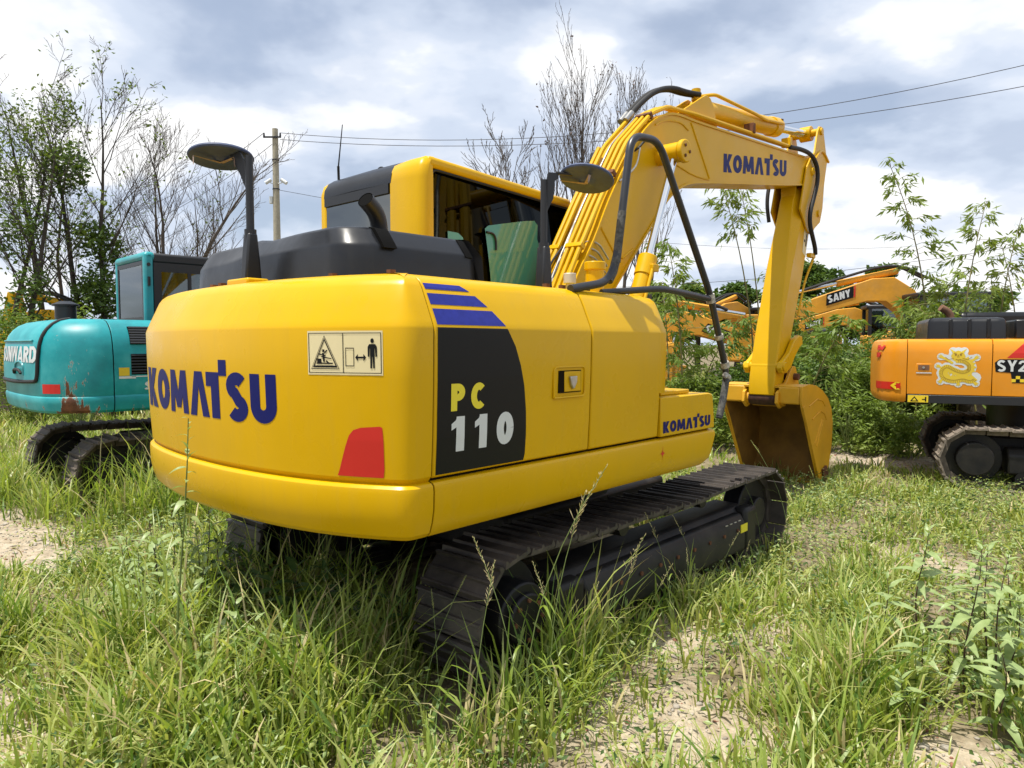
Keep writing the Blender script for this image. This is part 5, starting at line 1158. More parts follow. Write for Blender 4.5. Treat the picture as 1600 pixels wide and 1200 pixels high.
# ------------------------------------------------------------------ excavators parked far behind
def sany_plate(par, o, u, v, n, s):
    o, u, v, n = Vector(o), Vector(u), Vector(v), Vector(n)
    f = lambda e: (lambda a, b: o + u*a*s + v*b*s + n*e)
    decal('brand_plate', [[(-.35,-.25),(3.35,-.25),(3.85,1.25),(.15,1.25)]], f(.012), 'decal_black', par)
    decal('plate_stripe', [[(3.42,-.25),(3.62,-.25),(4.12,1.25),(3.92,1.25)]], f(.012), 'decal_red', par)
    decal('brand_lettering', word('SANY', .25, .08, slant=.18)[0], f(.02), 'decal_white', par)
def far_digger(loc, heading, label, boom, stick, mt='far_orange', plate=None, cab_on=True, bucket=True):
    r = empty('parked_excavator', loc, R(90) - heading); tag(r, label, 'excavator', 'excavators parked in the yard')
    MB().prism_xy([(-2.6,-.9),(-2.4,-1.25),(.9,-1.3),(.9,1.3),(-2.4,1.25),(-2.6,.9)], 1.05, 2.0).build('body', mt, r, bevel=.08)
    MB().box(-2.0, -.6, -1.0, 1.0, 2.0, 2.28).build('engine_hood', 'hood_black', r, bevel=.08)
    if cab_on:
        c = MB().box(-.1, 1.6, .3, 1.3, 1.1, 2.0).build('cab', mt, r, bevel=.05)
        for x in (-.1, 1.45):
            for y in (.3, 1.2): MB().box(x, x+.1, y, y+.1, 2.0, 2.9).build('pillar', 'black_metal', c)
        MB().box(-.12, 1.6, .28, 1.32, 2.85, 2.98).build('roof', 'black_metal', c, bevel=.04)
        MB().box(-.02, 1.5, .33, 1.28, 2.0, 2.86).build('cab_windows', 'cab_glass', c)
    b = MB().prism_xz(boom, -.25, .22).build('boom', mt, r, bevel=.02)
    s = MB().prism_xz(stick, -.19, .16).build('arm', mt, r, bevel=.02)
    k = len(boom)//2
    A = Vector((boom[3][0]-.15, -.02, boom[3][1]+.18)); B = Vector((stick[0][0], -.02, stick[0][1])); G = A.lerp(B, .55)
    cy = MB().tube([A, G], .085, 14).build('arm_cylinder', mt, r); MB().tube([G, B], .045, 12).build('rod', 'chrome', cy)
    for y in (-.12, .10): MB().tube(chaikin([A + Vector((-.7,y,-.2)), A + Vector((.1,y,.22)), G + Vector((0,y,.12)), B + Vector((-.4,y,.10))], 2), .035, 8).build('hose', 'rubber', b)
    for y in (-.38, .35):
        q = Vector((boom[2][0]+.25, y, boom[2][1]-.45)); p0 = Vector((.7, y, 1.2)); g = p0.lerp(q, .55)
        e = MB().tube([p0, g], .075, 12).build('boom_cylinder', mt, r); MB().tube([g, q], .04, 10).build('rod', 'chrome', e)
    if plate is not None:
        x, z, dx, dz, sc = plate; u = Vector((dx, 0, dz)).normalized(); v = Vector((-u.z, 0, u.x))
        sany_plate(b, (x, -.25, z), u, v, (0,-1,0), sc)
        sany_plate(b, Vector((x, .22, z)) + u*sc*3.5, -u, v, (0,1,0), sc)
    if bucket:
        t = Vector((stick[-2][0], 0, stick[-2][1])); bx, bz = t.x, t.z
        MB().prism_xz([(bx-.1,bz+.1),(bx+.5,bz+.15),(bx+.8,bz-.2),(bx+.7,bz-.7),(bx+.3,bz-.9),(bx+.15,bz-.85),(bx+.5,bz-.5),(bx+.35,bz-.15)], -.5, .5).build('bucket', mt, r, bevel=.02)
    for y in (-1.05, 1.05):
        m = MB(); m.prism_xz([(-1.9,.2),(-1.7,.0),(1.7,.0),(1.95,.25),(1.95,.55),(1.7,.85),(-1.6,.85),(-1.9,.6)], y-.28, y+.28); m.build('track', 'brown_shoe', r, bevel=.03)
    MB().tube([(0,0,.5),(0,0,1.1)], .6, 20).build('swing_bearing', 'black_metal', r)
    return r
# arched boom to the right, over the bamboo
far_digger(wpx(1500, 18.6), R(-82), 'orange excavator with arched lettered boom rising right of the yellow arm, above the bushes',
    [(.3,1.55),(.75,2.35),(1.25,3.12),(1.75,3.45),(2.3,3.42),(4.6,2.62),(4.75,2.45),(4.55,2.25),(2.4,2.83),(1.95,2.82),(1.6,2.55),(.95,1.4)], [(4.35,3.05),(4.75,2.95),(4.95,2.4),(4.75,1.0),(4.55,1.0),(4.45,2.1)], plate=(2.75,2.98,1,-.31,.19))
far_digger(wpx(1205, 26), R(-122), 'orange excavator with lettered boom between the black hand rail and the yellow arm',
    [(.3,1.55),(.8,2.3),(1.5,2.95),(2.1,3.18),(2.7,3.10),(4.8,2.2),(4.9,2.0),(4.7,1.85),(2.8,2.55),(2.2,2.60),(1.7,2.35),(.95,1.4)], [(4.5,2.5),(4.9,2.5),(5.1,2.0),(5.0,.9),(4.8,.9),(4.6,1.7)], plate=(.95,2.18,1,.62,.19))
far_digger(wpx(985, 16.5, -.25), R(97), 'orange excavator with lowered boom seen just beyond the yellow tool box',
    [(.3,1.55),(.45,2.3),(.75,2.65),(1.1,2.72),(1.5,2.62),(3.15,1.98),(3.25,1.85),(3.1,1.70),(1.5,2.15),(1.1,2.15),(.9,2.0),(.7,1.4)], [(2.55,2.62),(2.85,2.62),(3.25,1.9),(2.65,1.15),(2.45,1.2),(2.9,1.8)], plate=(1.62,2.26,1,-.38,.145), cab_on=False)
far_digger(wpx(1420, 24), R(-75), 'orange excavator half hidden behind the arched boom and bushes',
    [(.3,1.55),(.75,2.2),(1.25,2.75),(1.75,2.95),(2.3,2.90),(4.6,2.2),(4.75,2.0),(4.55,1.85),(2.4,2.35),(1.95,2.35),(1.6,2.15),(.95,1.4)], [(4.35,2.7),(4.75,2.6),(4.95,2.0),(4.75,.8),(4.55,.8),(4.45,1.8)], plate=(2.75,2.42,1,-.31,.16))
far_digger(wpx(1640, 13.5), R(100), 'orange excavator with black hood behind the one with the dragon sticker',
    [(.3,1.55),(.75,1.9),(1.25,2.1),(1.75,2.2),(2.3,2.2),(4.6,1.7),(4.75,1.5),(4.55,1.35),(2.4,1.75),(1.95,1.75),(1.6,1.6),(.95,1.3)], [(4.35,2.0),(4.75,2.0),(4.95,1.6),(4.75,.5),(4.55,.5),(4.45,1.3)], cab_on=False)
fl = far_digger(wpx(118, 17.5), R(-84), 'yellow excavator behind the trees at the far left edge',
    [(-1.0,1.6),(-.6,2.1),(0,2.45),(.5,2.55),(.9,2.53),(1.42,2.40),(1.52,2.3),(1.4,2.10),(.8,2.15),(.3,2.1),(-.1,1.9),(-.5,1.4)], [(1.50,2.98),(1.62,2.98),(1.80,2.3),(1.66,.9),(1.46,.9),(1.36,2.3)], mt='boom_yellow', cab_on=False)
decal('green_sticker', [rect(1.50,2.62,1.66,2.68), rect(1.55,2.57,1.61,2.73)], lambda u, v: Vector((u, .165, v)), 'green_cross', fl)

# ------------------------------------------------------------------ utility pole and lines
PD = 30.0; pp = wpx(436.5, PD)
up = empty('utility_pole', pp); tag(up, 'concrete utility pole with two small cameras, rising behind the cab', 'pole')
MB().tube([(0,0,0),(0,0,10.62)], [.19,.115], 16).build('pole_shaft', 'concrete', up)
MB().box(-.45,.28,-.16,-.10,10.22,10.28).build('cross_arm', 'black_metal', up)
for x in (-.42, .25): MB().tube([(x,-.13,10.28),(x,-.13,10.42)], [.045,.03], 8).build('insulator', 'black_metal', up)
for z in (9.35, 8.15): MB().tube([(0,0,z-.02),(0,0,z+.02)], .150, 16).build('band', 'black_metal', up)
for x, s in ((-.26,-1), (.36,1)):
    MB().tube([(s*.12,-.1,8.36),(x*.8,-.1,8.40)], .02, 6).build('camera_bracket', 'decal_white', up)
    MB().tube([(x-s*.10,-.12,8.52),(x+s*.13,-.16,8.36)], .075, 10).build('security_camera', 'decal_white', up)
MB().box(-.27,-.13,-.10,.04,7.55,7.85).build('junction_box', 'decal_white', up, bevel=.02)
def line_(a, b, sag, label, r=.012):
    A, B = Vector(a), Vector(b); n = 24
    o = MB().tube([A.lerp(B, i/n) - Vector((0,0,sag*4*(i/n)*(1-i/n))) for i in range(n+1)], r, 5).build('power_line', 'wire', None)
    tag(o, label, 'wire', 'overhead wires')
line_(pp + Vector((.25,-.13,10.42)), (17.2,23,10.75), 1.15, 'upper overhead wire running right from the utility pole to the upper right edge')
line_(pp + Vector((.25,-.13,10.15)), (17.2,23,10.05), .95, 'lower overhead wire running right from the utility pole to the right edge')
line_(pp + Vector((-.42,-.13,10.42)), (-24,44,9.6), .5, 'overhead wire going left from the top of the utility pole')
line_(pp + Vector((-.10,-.13,9.95)), (-24,44,8.6), .5, 'second overhead wire going left from the utility pole')
line_(pp + Vector((-.10,-.13,8.9)), (-24,44,7.3), .5, 'lowest overhead wire going left from the utility pole')
line_(pp + Vector((.1,-.13,8.1)), (26,46,8.0), 1.0, 'thin low wire running right behind the cab roof', .009)
line_((6,44,5.2), (34,40,8.2), .6, 'faint wire low in the sky behind the bamboo', .014)
# ------------------------------------------------------------------ plant materials
def leaf_mat(name, c1, c2, trans=.35, rough=.5, spec=.3, scale=3.0, rand=0.0):
    m = bpy.data.materials.new(name); m.use_nodes = True; t = m.node_tree; t.nodes.clear()
    g = N(t, 'ShaderNodeTexCoord')
    n = N(t, 'ShaderNodeTexNoise', Scale=scale, Detail=2.0); L(t, g.outputs['Object'], n.inputs['Vector'])
    c = ramp(t, n.outputs[0], [(.32, c1), (.68, c2)], 'LINEAR')
    p = N(t, 'ShaderNodeBsdfPrincipled'); p.inputs['Roughness'].default_value = rough; p.inputs['Specular IOR Level'].default_value = spec
    L(t, c, p.inputs['Base Color'])
    tr = N(t, 'ShaderNodeBsdfTranslucent'); L(t, mixc(t, 1.0, c, (1.25, 1.25, .6), 'MULTIPLY'), tr.inputs[0])
    mx = N(t, 'ShaderNodeMixShader'); mx.inputs[0].default_value = trans; L(t, p.outputs[0], mx.inputs[1]); L(t, tr.outputs[0], mx.inputs[2])
    o = N(t, 'ShaderNodeOutputMaterial'); L(t, mx.outputs[0], o.inputs[0]); M[name] = m
leaf_mat('grass_a', (.225, .315, .048), (.33, .41, .09), trans=.42, rough=.38, spec=.45)
leaf_mat('grass_b', (.35, .41, .10), (.49, .52, .20), trans=.42, rough=.38, spec=.45)
leaf_mat('grass_c', (.11, .20, .035), (.17, .26, .055), trans=.40)
leaf_mat('straw', (.42, .35, .17), (.56, .48, .27), trans=.2, rough=.8)
leaf_mat('seed', (.50, .43, .25), (.64, .56, .34), trans=.35, rough=.8)
leaf_mat('seed_green', (.40, .43, .17), (.54, .54, .26), trans=.4, rough=.8)
leaf_mat('weed_leaf', (.24, .33, .12), (.37, .46, .20), trans=.3, rough=.4, spec=.4)
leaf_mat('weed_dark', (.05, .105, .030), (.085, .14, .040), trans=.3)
leaf_mat('tree_leaf', (.060, .115, .022), (.11, .175, .038), trans=.25, scale=.8)
leaf_mat('tree_leaf_light', (.10, .16, .026), (.16, .22, .045), trans=.3, scale=.8)
leaf_mat('bush_leaf', (.075, .14, .026), (.13, .205, .045), trans=.3, scale=.7)
leaf_mat('bush_light', (.15, .235, .040), (.25, .32, .07), trans=.35, scale=.7)
leaf_mat('bamboo_leaf', (.14, .22, .035), (.25, .32, .075), trans=.35, scale=.8)
leaf_mat('bud', (.11, .06, .04), (.15, .09, .06), trans=.1)
mat('bark', (.055, .045, .037), .9, var=.35, vscale=6)
mat('bark_grey', (.085, .070, .060), .9, var=.3, vscale=6)
mat('culm', (.17, .155, .05), .6, var=.3, vscale=5)
mat('weed_stem', (.075, .035, .028), .6, var=.3, vscale=20)
mat('green_stem', (.14, .19, .05), .6, var=.2, vscale=20)
mat('stone', (.36, .32, .27), .95, var=.35, vscale=5, bump=.3, bscale=40)
mat('brick_bit', (.27, .12, .08), .95, var=.3, vscale=9)

rng = np.random.default_rng(11)
def merge(parts):
    vs, fs, b = [], [], 0
    for v, f in parts: vs.append(v); fs.append(f + b); b += len(v)
    return np.concatenate(vs), np.concatenate(fs)

# ------------------------------------------------------------------ grass (nobody could count it)
def inside_ex(x, y):
    dx, dy = x - EX_O[0], y - EX_O[1]
    lx = dx*MX.x + dy*MX.y; ly = dx*MY.x + dy*MY.y
    trk = (np.abs(np.abs(ly) - .985) < .25) & (lx > -1.98) & (lx < 1.74)
    mid_ = (np.abs(ly) < 1.0) & (lx > -1.45) & (lx < 1.5)
    return trk | mid_
def clump(x, y):
    return .5 + .25*np.sin(x*2.3 + 1.1*np.sin(y*1.7)) * np.cos(y*2.1 + .8*np.sin(x*1.3)) + .25*np.sin(x*5.1 - y*3.7 + np.sin(x*2.9))
def short_zone(x, y):
    z = np.ones_like(x)
    z = np.where((x > 1.6) & (y > 5.0), .50, z); z = np.where((x > 1.2) & (y > 3.6) & (y <= 5.0), .70, z)
    z = np.where((x < -2.6) & (y > 4.2) & (y < 6.6), .70, z)
    z = z*(1 + .75*soft(x, y, -.35, 3.3, .75, .45)); z = z*(1 + .9*soft(x, y, -4.2, 7.3, 1.9, .7)); z = np.where((y < 2.75), z*.8, z); z = z*(1 + .65*soft(x, y, -1.5, 4.1, 1.0, .7)); z = z*(1 + .35*soft(x, y, .75, 4.0, .9, .35, .8))
    return np.where(y > 12.5, .9, z)
def blades(n, y0, y1, hmin, hmax, wmin, wmax, per=9, spread=.06, thin=1.0, keep=None):
    k = n // per
    yy = np.sqrt(rng.uniform(y0*y0, y1*y1, k)); xx = rng.uniform(-.92, .92, k)*yy
    b = bare(xx, yy); c = clump(xx, yy)
    ok = rng.uniform(0, 1, k) < np.clip((1.12 - 1.12*b) * np.clip(c*1.7 - .22, .10, 1), .010, 1)*thin
    ok &= ~inside_ex(xx, yy)
    ok &= rng.uniform(0, 1, k) > .8*soft(xx, yy, -2.15, 4.35, .75, .55)
    if keep is not None: ok &= keep(xx, yy)
    xx, yy, c, b = xx[ok], yy[ok], c[ok], b[ok]; k = len(xx)
    tall = (.62 + .55*c) * (1 - .45*b) * rng.uniform(.65, 1.25, k) * short_zone(xx, yy)
    cx_ = np.repeat(xx, per); cy_ = np.repeat(yy, per); ht = np.repeat(tall, per); N_ = len(cx_)
    kind = np.repeat(rng.choice(4, k, p=[.43, .39, .14, .04]), per)
    swap = rng.uniform(0, 1, N_); kind = np.where(swap < .06, 3, np.where(swap < .25, rng.integers(0, 3, N_), kind))
    az = rng.uniform(0, 2*np.pi, N_); rad = np.abs(rng.normal(0, spread, N_))
    bx, by = cx_ + np.cos(az)*rad, cy_ + np.sin(az)*rad
    az2 = az + rng.normal(0, .7, N_)
    h = rng.uniform(hmin, hmax, N_)*ht; w = rng.uniform(wmin, wmax, N_)
    lean = rng.uniform(.05, .90, N_)*h; droop = rng.uniform(0, .60, N_)**1.3
    bz = groundz(bx, by) - .01
    d = np.stack([np.cos(az2), np.sin(az2)], 1); tw = az2 + np.pi/2 + rng.normal(0, .6, N_); s = np.stack([np.cos(tw), np.sin(tw)], 1)
    T = np.array([0, .40, .74, 1.0]); Wd = np.array([.7, 1.0, .66, 0])
    P = []
    for t, q in zip(T, Wd):
        px_ = bx + d[:,0]*lean*t**1.9; py_ = by + d[:,1]*lean*t**1.9; pz = bz + h*(t - droop*t**3.0)
        if q > 0:
            P.append(np.stack([px_ - s[:,0]*w*q/2, py_ - s[:,1]*w*q/2, pz], 1)); P.append(np.stack([px_ + s[:,0]*w*q/2, py_ + s[:,1]*w*q/2, pz], 1))
        else: P.append(np.stack([px_, py_, pz], 1))
    v = np.stack(P, 1).reshape(-1, 3)
    base = np.arange(N_)[:, None]*7
    f = (base[:, None, :] + np.array([[0,1,3],[0,3,2],[2,3,5],[2,5,4],[4,5,6]])[None]).reshape(-1, 3)
    return v, f, np.repeat(kind, 5)
def grass_obj(name, sets, label):
    vs, fs, ks, b = [], [], [], 0
    for v, f, k in sets: vs.append(v); fs.append(f + b); ks.append(k); b += len(v)
    me = np_mesh(name, np.concatenate(vs), np.concatenate(fs), None, True, ['grass_a', 'grass_b', 'grass_c', 'straw'], np.concatenate(ks))
    o = np_obj(name, me); tag(o, label, 'grass', kind='stuff'); return o
grass_obj('grass', [
    blades(50000, 1.9, 5.2, .16, .44, .007, .020, 9, .06),
    blades(40000, 1.9, 5.4, .05, .17, .005, .012, 8, .10),
    blades(48000, 5.0, 9.5, .20, .48, .009, .019, 10, .10),
    blades(30000, 5.0, 9.5, .06, .18, .008, .014, 8, .14),
    blades(44000, 9.0, 17, .18, .45, .014, .028, 9, .16),
    blades(26000, 16, 42, .25, .6, .03, .07, 9, .3)], 'tufted green and straw coloured grass over the yard')

# low creeping weeds between the tufts
def leaf_cloud(C, size, flat=.5, aspect=.5, n_up=.6):
    n = len(C); a = rng.uniform(0, 2*np.pi, n); z = rng.uniform(-1, 1, n)*(1-flat) + flat*rng.uniform(-.5, .5, n)
    u = np.stack([np.cos(a)*np.sqrt(np.clip(1-z*z, 0, 1)), np.sin(a)*np.sqrt(np.clip(1-z*z, 0, 1)), z], 1)
    r = rng.normal(0, 1, (n, 3)); r[:, 2] *= 1 - n_up; w = np.cross(u, np.cross(r, u)); w /= np.linalg.norm(w, axis=1)[:, None] + 1e-9
    L_ = (size*rng.uniform(.6, 1.4, n))[:, None]
    nn = np.cross(u, w); fold = nn*L_*.10
    p0 = C; p1 = C + u*L_*.45 + w*L_*aspect*.5 + fold; p2 = C + u*L_ - fold*.5; p3 = C + u*L_*.45 - w*L_*aspect*.5 + fold
    v = np.stack([p0, p1, p2, p3], 1).reshape(-1, 3); b = np.arange(n)[:, None]*4
    f = (b[:, None, :] + np.array([[0,1,2],[0,2,3]])[None]).reshape(-1, 3)
    return v, f
k = 6500; yy = np.sqrt(rng.uniform(2.0**2, 8.5**2, k)); xx = rng.uniform(-.8, .8, k)*yy
ok = (rng.uniform(0, 1, k) < (1 - .9*bare(xx, yy))*clump(yy, xx)) & ~inside_ex(xx, yy); xx, yy = xx[ok], yy[ok]
C = np.repeat(np.stack([xx, yy, groundz(xx, yy)], 1), 14, 0); C += rng.normal(0, 1, C.shape)*[.07, .07, 0]; C[:, 2] += rng.uniform(.01, .20, len(C))
v, f = leaf_cloud(C, .036, .7, .42)
gw = np_obj('ground_weeds', np_mesh('ground_weeds', v, f, None, False, ['weed_leaf', 'grass_b', 'weed_dark'], np.repeat(rng.integers(0, 3, len(C)), 2)))
tag(gw, 'small broad leaved weeds creeping low between the grass tufts', 'ground weeds', kind='stuff')

# rubble and pebbles on the bare soil
def rocks(n, sampler, smin, smax):
    ico = np.array([(-.53,.85,0),(.53,.85,0),(-.53,-.85,0),(.53,-.85,0),(0,-.53,.85),(0,.53,.85),(0,-.53,-.85),(0,.53,-.85),(.85,0,-.53),(.85,0,.53),(-.85,0,-.53),(-.85,0,.53)])
    F = np.array([(0,11,5),(0,5,1),(0,1,7),(0,7,10),(0,10,11),(1,5,9),(5,11,4),(11,10,2),(10,7,6),(7,1,8),(3,9,4),(3,4,2),(3,2,6),(3,6,8),(3,8,9),(4,9,5),(2,4,11),(6,2,10),(8,6,7),(9,8,1)])
    xx, yy = sampler(n); n = len(xx)
    s = smin*(smax/smin)**(rng.uniform(0, 1, n)**2.2)
    J = ico[None]*rng.uniform(.65, 1.25, (n, 12, 1)); sc = s[:, None]*rng.uniform(.6, 1.2, (n, 3))*[1, 1, .55]
    a = rng.uniform(0, 6.28, n); J = J*sc[:, None, :]; ca, sa_ = np.cos(a)[:, None], np.sin(a)[:, None]
    x = J[..., 0]*ca - J[..., 1]*sa_; y = J[..., 0]*sa_ + J[..., 1]*ca
    v = np.stack([x + xx[:, None], y + yy[:, None], J[..., 2] + (groundz(xx, yy) + s*.12)[:, None]], -1).reshape(-1, 3)
    f = (np.arange(n)[:, None, None]*12 + F[None]).reshape(-1, 3)
    return v, f, np.repeat(np.where(rng.uniform(0, 1, n) < .12, 1, 0), 20)
def samp(n):
    yy = np.sqrt(rng.uniform(2.0**2, 13**2, n*6)); xx = rng.uniform(-.8, .8, n*6)*yy
    ok = rng.uniform(0, 1, n*6) < bare(xx, yy)**1.5; return xx[ok][:n], yy[ok][:n]
v, f, k = rocks(11000, samp, .004, .024)
gr = np_obj('gravel', np_mesh('gravel', v, f, None, False, ['stone', 'brick_bit'], k)); tag(gr, 'loose stones and brick chips on the bare soil', 'gravel', kind='stuff')

# ------------------------------------------------------------------ tall flowering grass stalks
def stalk_meshes():
    out = []
    for k in range(4):
        r = random.Random(40 + k); bend = [.28, .30, .16, .34][k]
        pts = [Vector((bend*t**2.2, .02*math.sin(t*4), t*(1 - .10*bend*t))) for t in [i/7 for i in range(8)]]
        st = MB().tube(pts, [.0019*(1 - .6*i/7) + .0005 for i in range(8)], 5)
        sd_m = MB()
        if k % 2 == 0:                                              # open panicle
            for j in range(34):
                t = .80 + .20*j/33; i = min(int(t*7), 6); p = pts[i].lerp(pts[i+1], t*7 - i)
                a = r.uniform(0, 6.28); l = (.030*(1-t)/.20 + .008)*r.uniform(.5, 1.2); d = Vector((math.cos(a)*.6 + .25, math.sin(a)*.6, .85)).normalized()
                e = p + d*l; w = d.cross(Vector((math.sin(a), math.cos(a), .3))).normalized()*.0017
                sd_m.add([p, e - d*.008 + w, e + d*.004, e - d*.008 - w], [(0,1,2,3)]); w2 = w.cross(d).normalized()*.0017
                sd_m.add([e - d*.009, e - d*.003 + w2, e + d*.004, e - d*.003 - w2], [(0,1,2,3)])
        else:                                                        # foxtail spike
            for j in range(150):
                t = .88 + .12*r.random(); i = min(int(t*7), 6); p = pts[i].lerp(pts[i+1], t*7 - i)
                a = r.uniform(0, 6.28); d = Vector((math.cos(a), math.sin(a), .75)).normalized(); l = .013*math.sin(min(1, (t-.87)/.05)*1.57)*(1.25 - (t-.88)/.16)
                w = d.cross(Vector((0,0,1))).normalized()*.0011
                sd_m.add([p - w, p + w, p + d*l*1.25], [(0,1,2)])
        lf = []
        for q in range(2):
            t = (.25, .5)[q] + r.uniform(-.05, .05); i = int(t*7); p = pts[i].lerp(pts[i+1], t*7 - i); a = r.uniform(0, 6.28)
            d = Vector((math.cos(a), math.sin(a), 0)); s = Vector((-math.sin(a), math.cos(a), 0)); n = 6; m = MB(); ln_ = r.uniform(.16, .30)
            rows = []
            for j in range(n+1):
                u = j/n; c = p + d*ln_*u*.8 + Vector((0,0,ln_*(.75*u - .75*u*u*r.uniform(.8,1.2)))); w = .0055*math.sin(math.pi*min(1, u*.9 + .12))
                rows.append([c - s*w, c + s*w + Vector((0,0,.001))])
            lf.append(m.loft(rows, closed=False, caps=False))
        out.append((st, sd_m, lf))
    return out
protos = []
for k, (st, sm_, lf) in enumerate(stalk_meshes()):
    ms = []
    for nm, mb, mt in [('stem', st, 'green_stem'), ('seed_head', sm_, 'seed' if k % 2 == 0 else 'seed_green')] + [('blade', l, 'grass_a') for l in lf]:
        me = bpy.data.meshes.new(nm); me.from_pydata(mb.v, [], mb.f); me.materials.append(M[mt]); shade(me, 60); ms.append((nm, me))
    protos.append(ms)
ORD = ['first','second','third','fourth','fifth','sixth','seventh','eighth','ninth','tenth','eleventh','twelfth','13th','14th','15th','16th','17th','18th','19th','20th','21st','22nd','23rd','24th']
BEND = [.28, .30, .16, .34]
def stalk(px, D, ytop, kind, az, label):
    p = wpx(px, D); p.z = float(groundz(p.x, p.y)) - .01
    h = 1.70 - (ytop - 538)/1110*D
    r = empty('grass_stalk', p, az); r.scale = (h, h, h); tag(r, label, 'grass stalk', 'tall flowering grass stalks')
    for nm, me in protos[kind]:
        o = bpy.data.objects.new(nm, me); COL.objects.link(o); o.parent = r
        if nm == 'seed_head' or nm == 'stem': pass
ST_A = '%s from the left of the tall feathery grass stalks beside the near crawler'
ST_B = '%s from the left of the grass stalks with a fuzzy foxtail head'
FOX = set()
def tip_px(a):
    px, D, yt, k, az = a; D = D - (.0 if yt > 0 and (px, D) in FOX else (.38 if D < 4.2 else .45)); h = 1.70 - (yt - 538)/1110*D; q = wpx(px, D); return 1110*(q.x + h*BEND[k]*math.cos(az))/(q.y + h*BEND[k]*math.sin(az))
for i, (px, D, yt, k, az) in enumerate(sorted([(818,3.35,700,0,.1),(862,3.5,757,2,.5),(823,3.2,830,0,2.6),(935,3.7,822,0,.2),(965,3.75,843,2,.4),(890,3.4,880,0,2.4),(915,3.5,910,2,.9),(1000,3.9,868,0,.2),
                         (1062,4.5,798,0,2.5),(1100,4.8,806,0,2.7),(1125,4.9,828,0,.2),(1085,4.6,858,2,1.8),(745,3.1,868,2,1.2),(1010,3.6,980,0,2.9),(1050,3.9,935,0,.4),(1165,5.2,838,2,.5),(930,3.2,985,0,.3)], key=tip_px)):
    stalk(px, D - (.38 if D < 4.2 else .45), yt, k, az, ST_A % ORD[i])
for i, (px, D, yt, k, az) in enumerate(sorted([(658,3.0,902,3,.8),(845,3.15,930,1,.2),(690,3.0,930,1,2.0),(1195,5.6,700,3,3.0),(1240,5.7,682,3,2.6),(1265,5.7,742,3,.4),(1300,5.8,722,1,2.0),(1285,5.5,772,3,2.9),(480,2.75,1085,1,1.4),(530,2.7,1110,3,.3),(640,2.6,1120,1,2.2),
                         (672,2.6,1105,3,.1),(1350,4.6,905,1,.5),(1390,4.2,950,3,2.0),(1290,3.7,935,3,.2),(1310,3.6,890,1,1.9),(1240,3.2,1010,3,.4),(1100,3.0,1040,1,2.2),(330,2.8,1040,1,1.2),(420,2.7,1075,3,2.7),(1480,3.5,960,3,2.8),(90,4.0,1000,1,.5)], key=tip_px)):
    stalk(px, D, yt, k, az, ST_B % ORD[i])

# ------------------------------------------------------------------ leafy weeds, one by one
def weed_leaf_mesh(name, mt, curl):
    m = MB(); n = 6; rows = []
    for j in range(n+1):
        u = j/n; w = .17*math.sin(math.pi*(u**.72))*(1 - .25*u) + (.006 if j < n else 0)
        c = Vector((u, 0, .10*u - curl*u*u)); rows.append([c + Vector((0,-w,.045*math.sin(math.pi*u))), c, c + Vector((0,w,.045*math.sin(math.pi*u)))])
    m.loft(rows, closed=False, caps=False)
    me = bpy.data.meshes.new(name); me.from_pydata(m.v, [], m.f); me.materials.append(M[mt]); shade(me, 80); return me
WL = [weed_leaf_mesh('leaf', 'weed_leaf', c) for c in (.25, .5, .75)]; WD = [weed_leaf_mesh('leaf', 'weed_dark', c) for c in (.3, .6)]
def weed(px, D, ytop, label, nl=22, ll=.16, lean=(0,0), leaves=WL, name='leafy_weed', z=None, stem='weed_stem', first=.18, group=None):
    r_ = random.Random(int(px*7 + D*100)); p = wpx(px, D); p.z = float(groundz(p.x, p.y)) - .01
    h = 1.70 - (ytop - 538)/1110*D
    root = empty(name, p, 0); tag(root, label, 'weed', group or 'leafy weeds')
    pts = [Vector((lean[0]*t*t + .02*math.sin(t*5 + px), lean[1]*t*t + .015*math.cos(t*4), h*t)) for t in [i/6 for i in range(7)]]
    MB().tube(pts, [.0055*(1 - .7*i/6)*(.6 + h*.6) for i in range(7)], 6).build('stem', stem, root)
    a = r_.uniform(0, 6.28)
    for j in range(nl):
        t = first + (1-first)*(j/(nl-1))**.85; i = min(int(t*6), 5); q = pts[i].lerp(pts[i+1], t*6 - i); a += 2.4 + r_.uniform(-.3, .3)
        s = ll*(1.0 - .55*max(0, (t-.72)/.28))*r_.uniform(.7, 1.2)
        el = (.15 if t < .85 else .75) + r_.uniform(-.25, .35)
        o = bpy.data.objects.new('leaf', r_.choice(leaves)); COL.objects.link(o); o.parent = root; o.location = q
        o.rotation_euler = Euler((r_.uniform(-.35, .35), -el, a), 'XYZ'); o.scale = (s, s*r_.uniform(.75, 1.15), s)
W_R = '%s from the left of the pale broad leaved weeds with dark red stems, right foreground'
for i, a in enumerate(sorted([(1448,4.25,818,22,.17,(.02,0)),(1398,3.85,898,16,.15,(-.03,0)),(1530,3.35,856,26,.16,(.02,0)),(1572,3.2,880,24,.16,(.05,.02)),(1505,3.7,905,22,.15,(-.02,.03)),(1466,3.3,985,18,.14,(-.05,0)),(1560,3.6,850,22,.16,(0,.05)),(1600,3.3,930,20,.16,(0,0)),(1588,2.95,1010,18,.15,(-.04,0)),(1440,3.1,1060,12,.13,(-.05,0)),(1535,4.1,835,18,.15,(.03,0)),(1590,4.0,865,18,.15,(0,0))])):
    weed(a[0], a[1], a[2], W_R % ORD[i], a[3], a[4], a[5])
weed(268, 3.3, 652, 'single tall thin weed rising in front of the yellow counterweight', 20, .085, (.07,.0), WL, first=.55, stem='green_stem')
W_L = '%s from the left of the leafy weeds clumped left of the yellow counterweight'
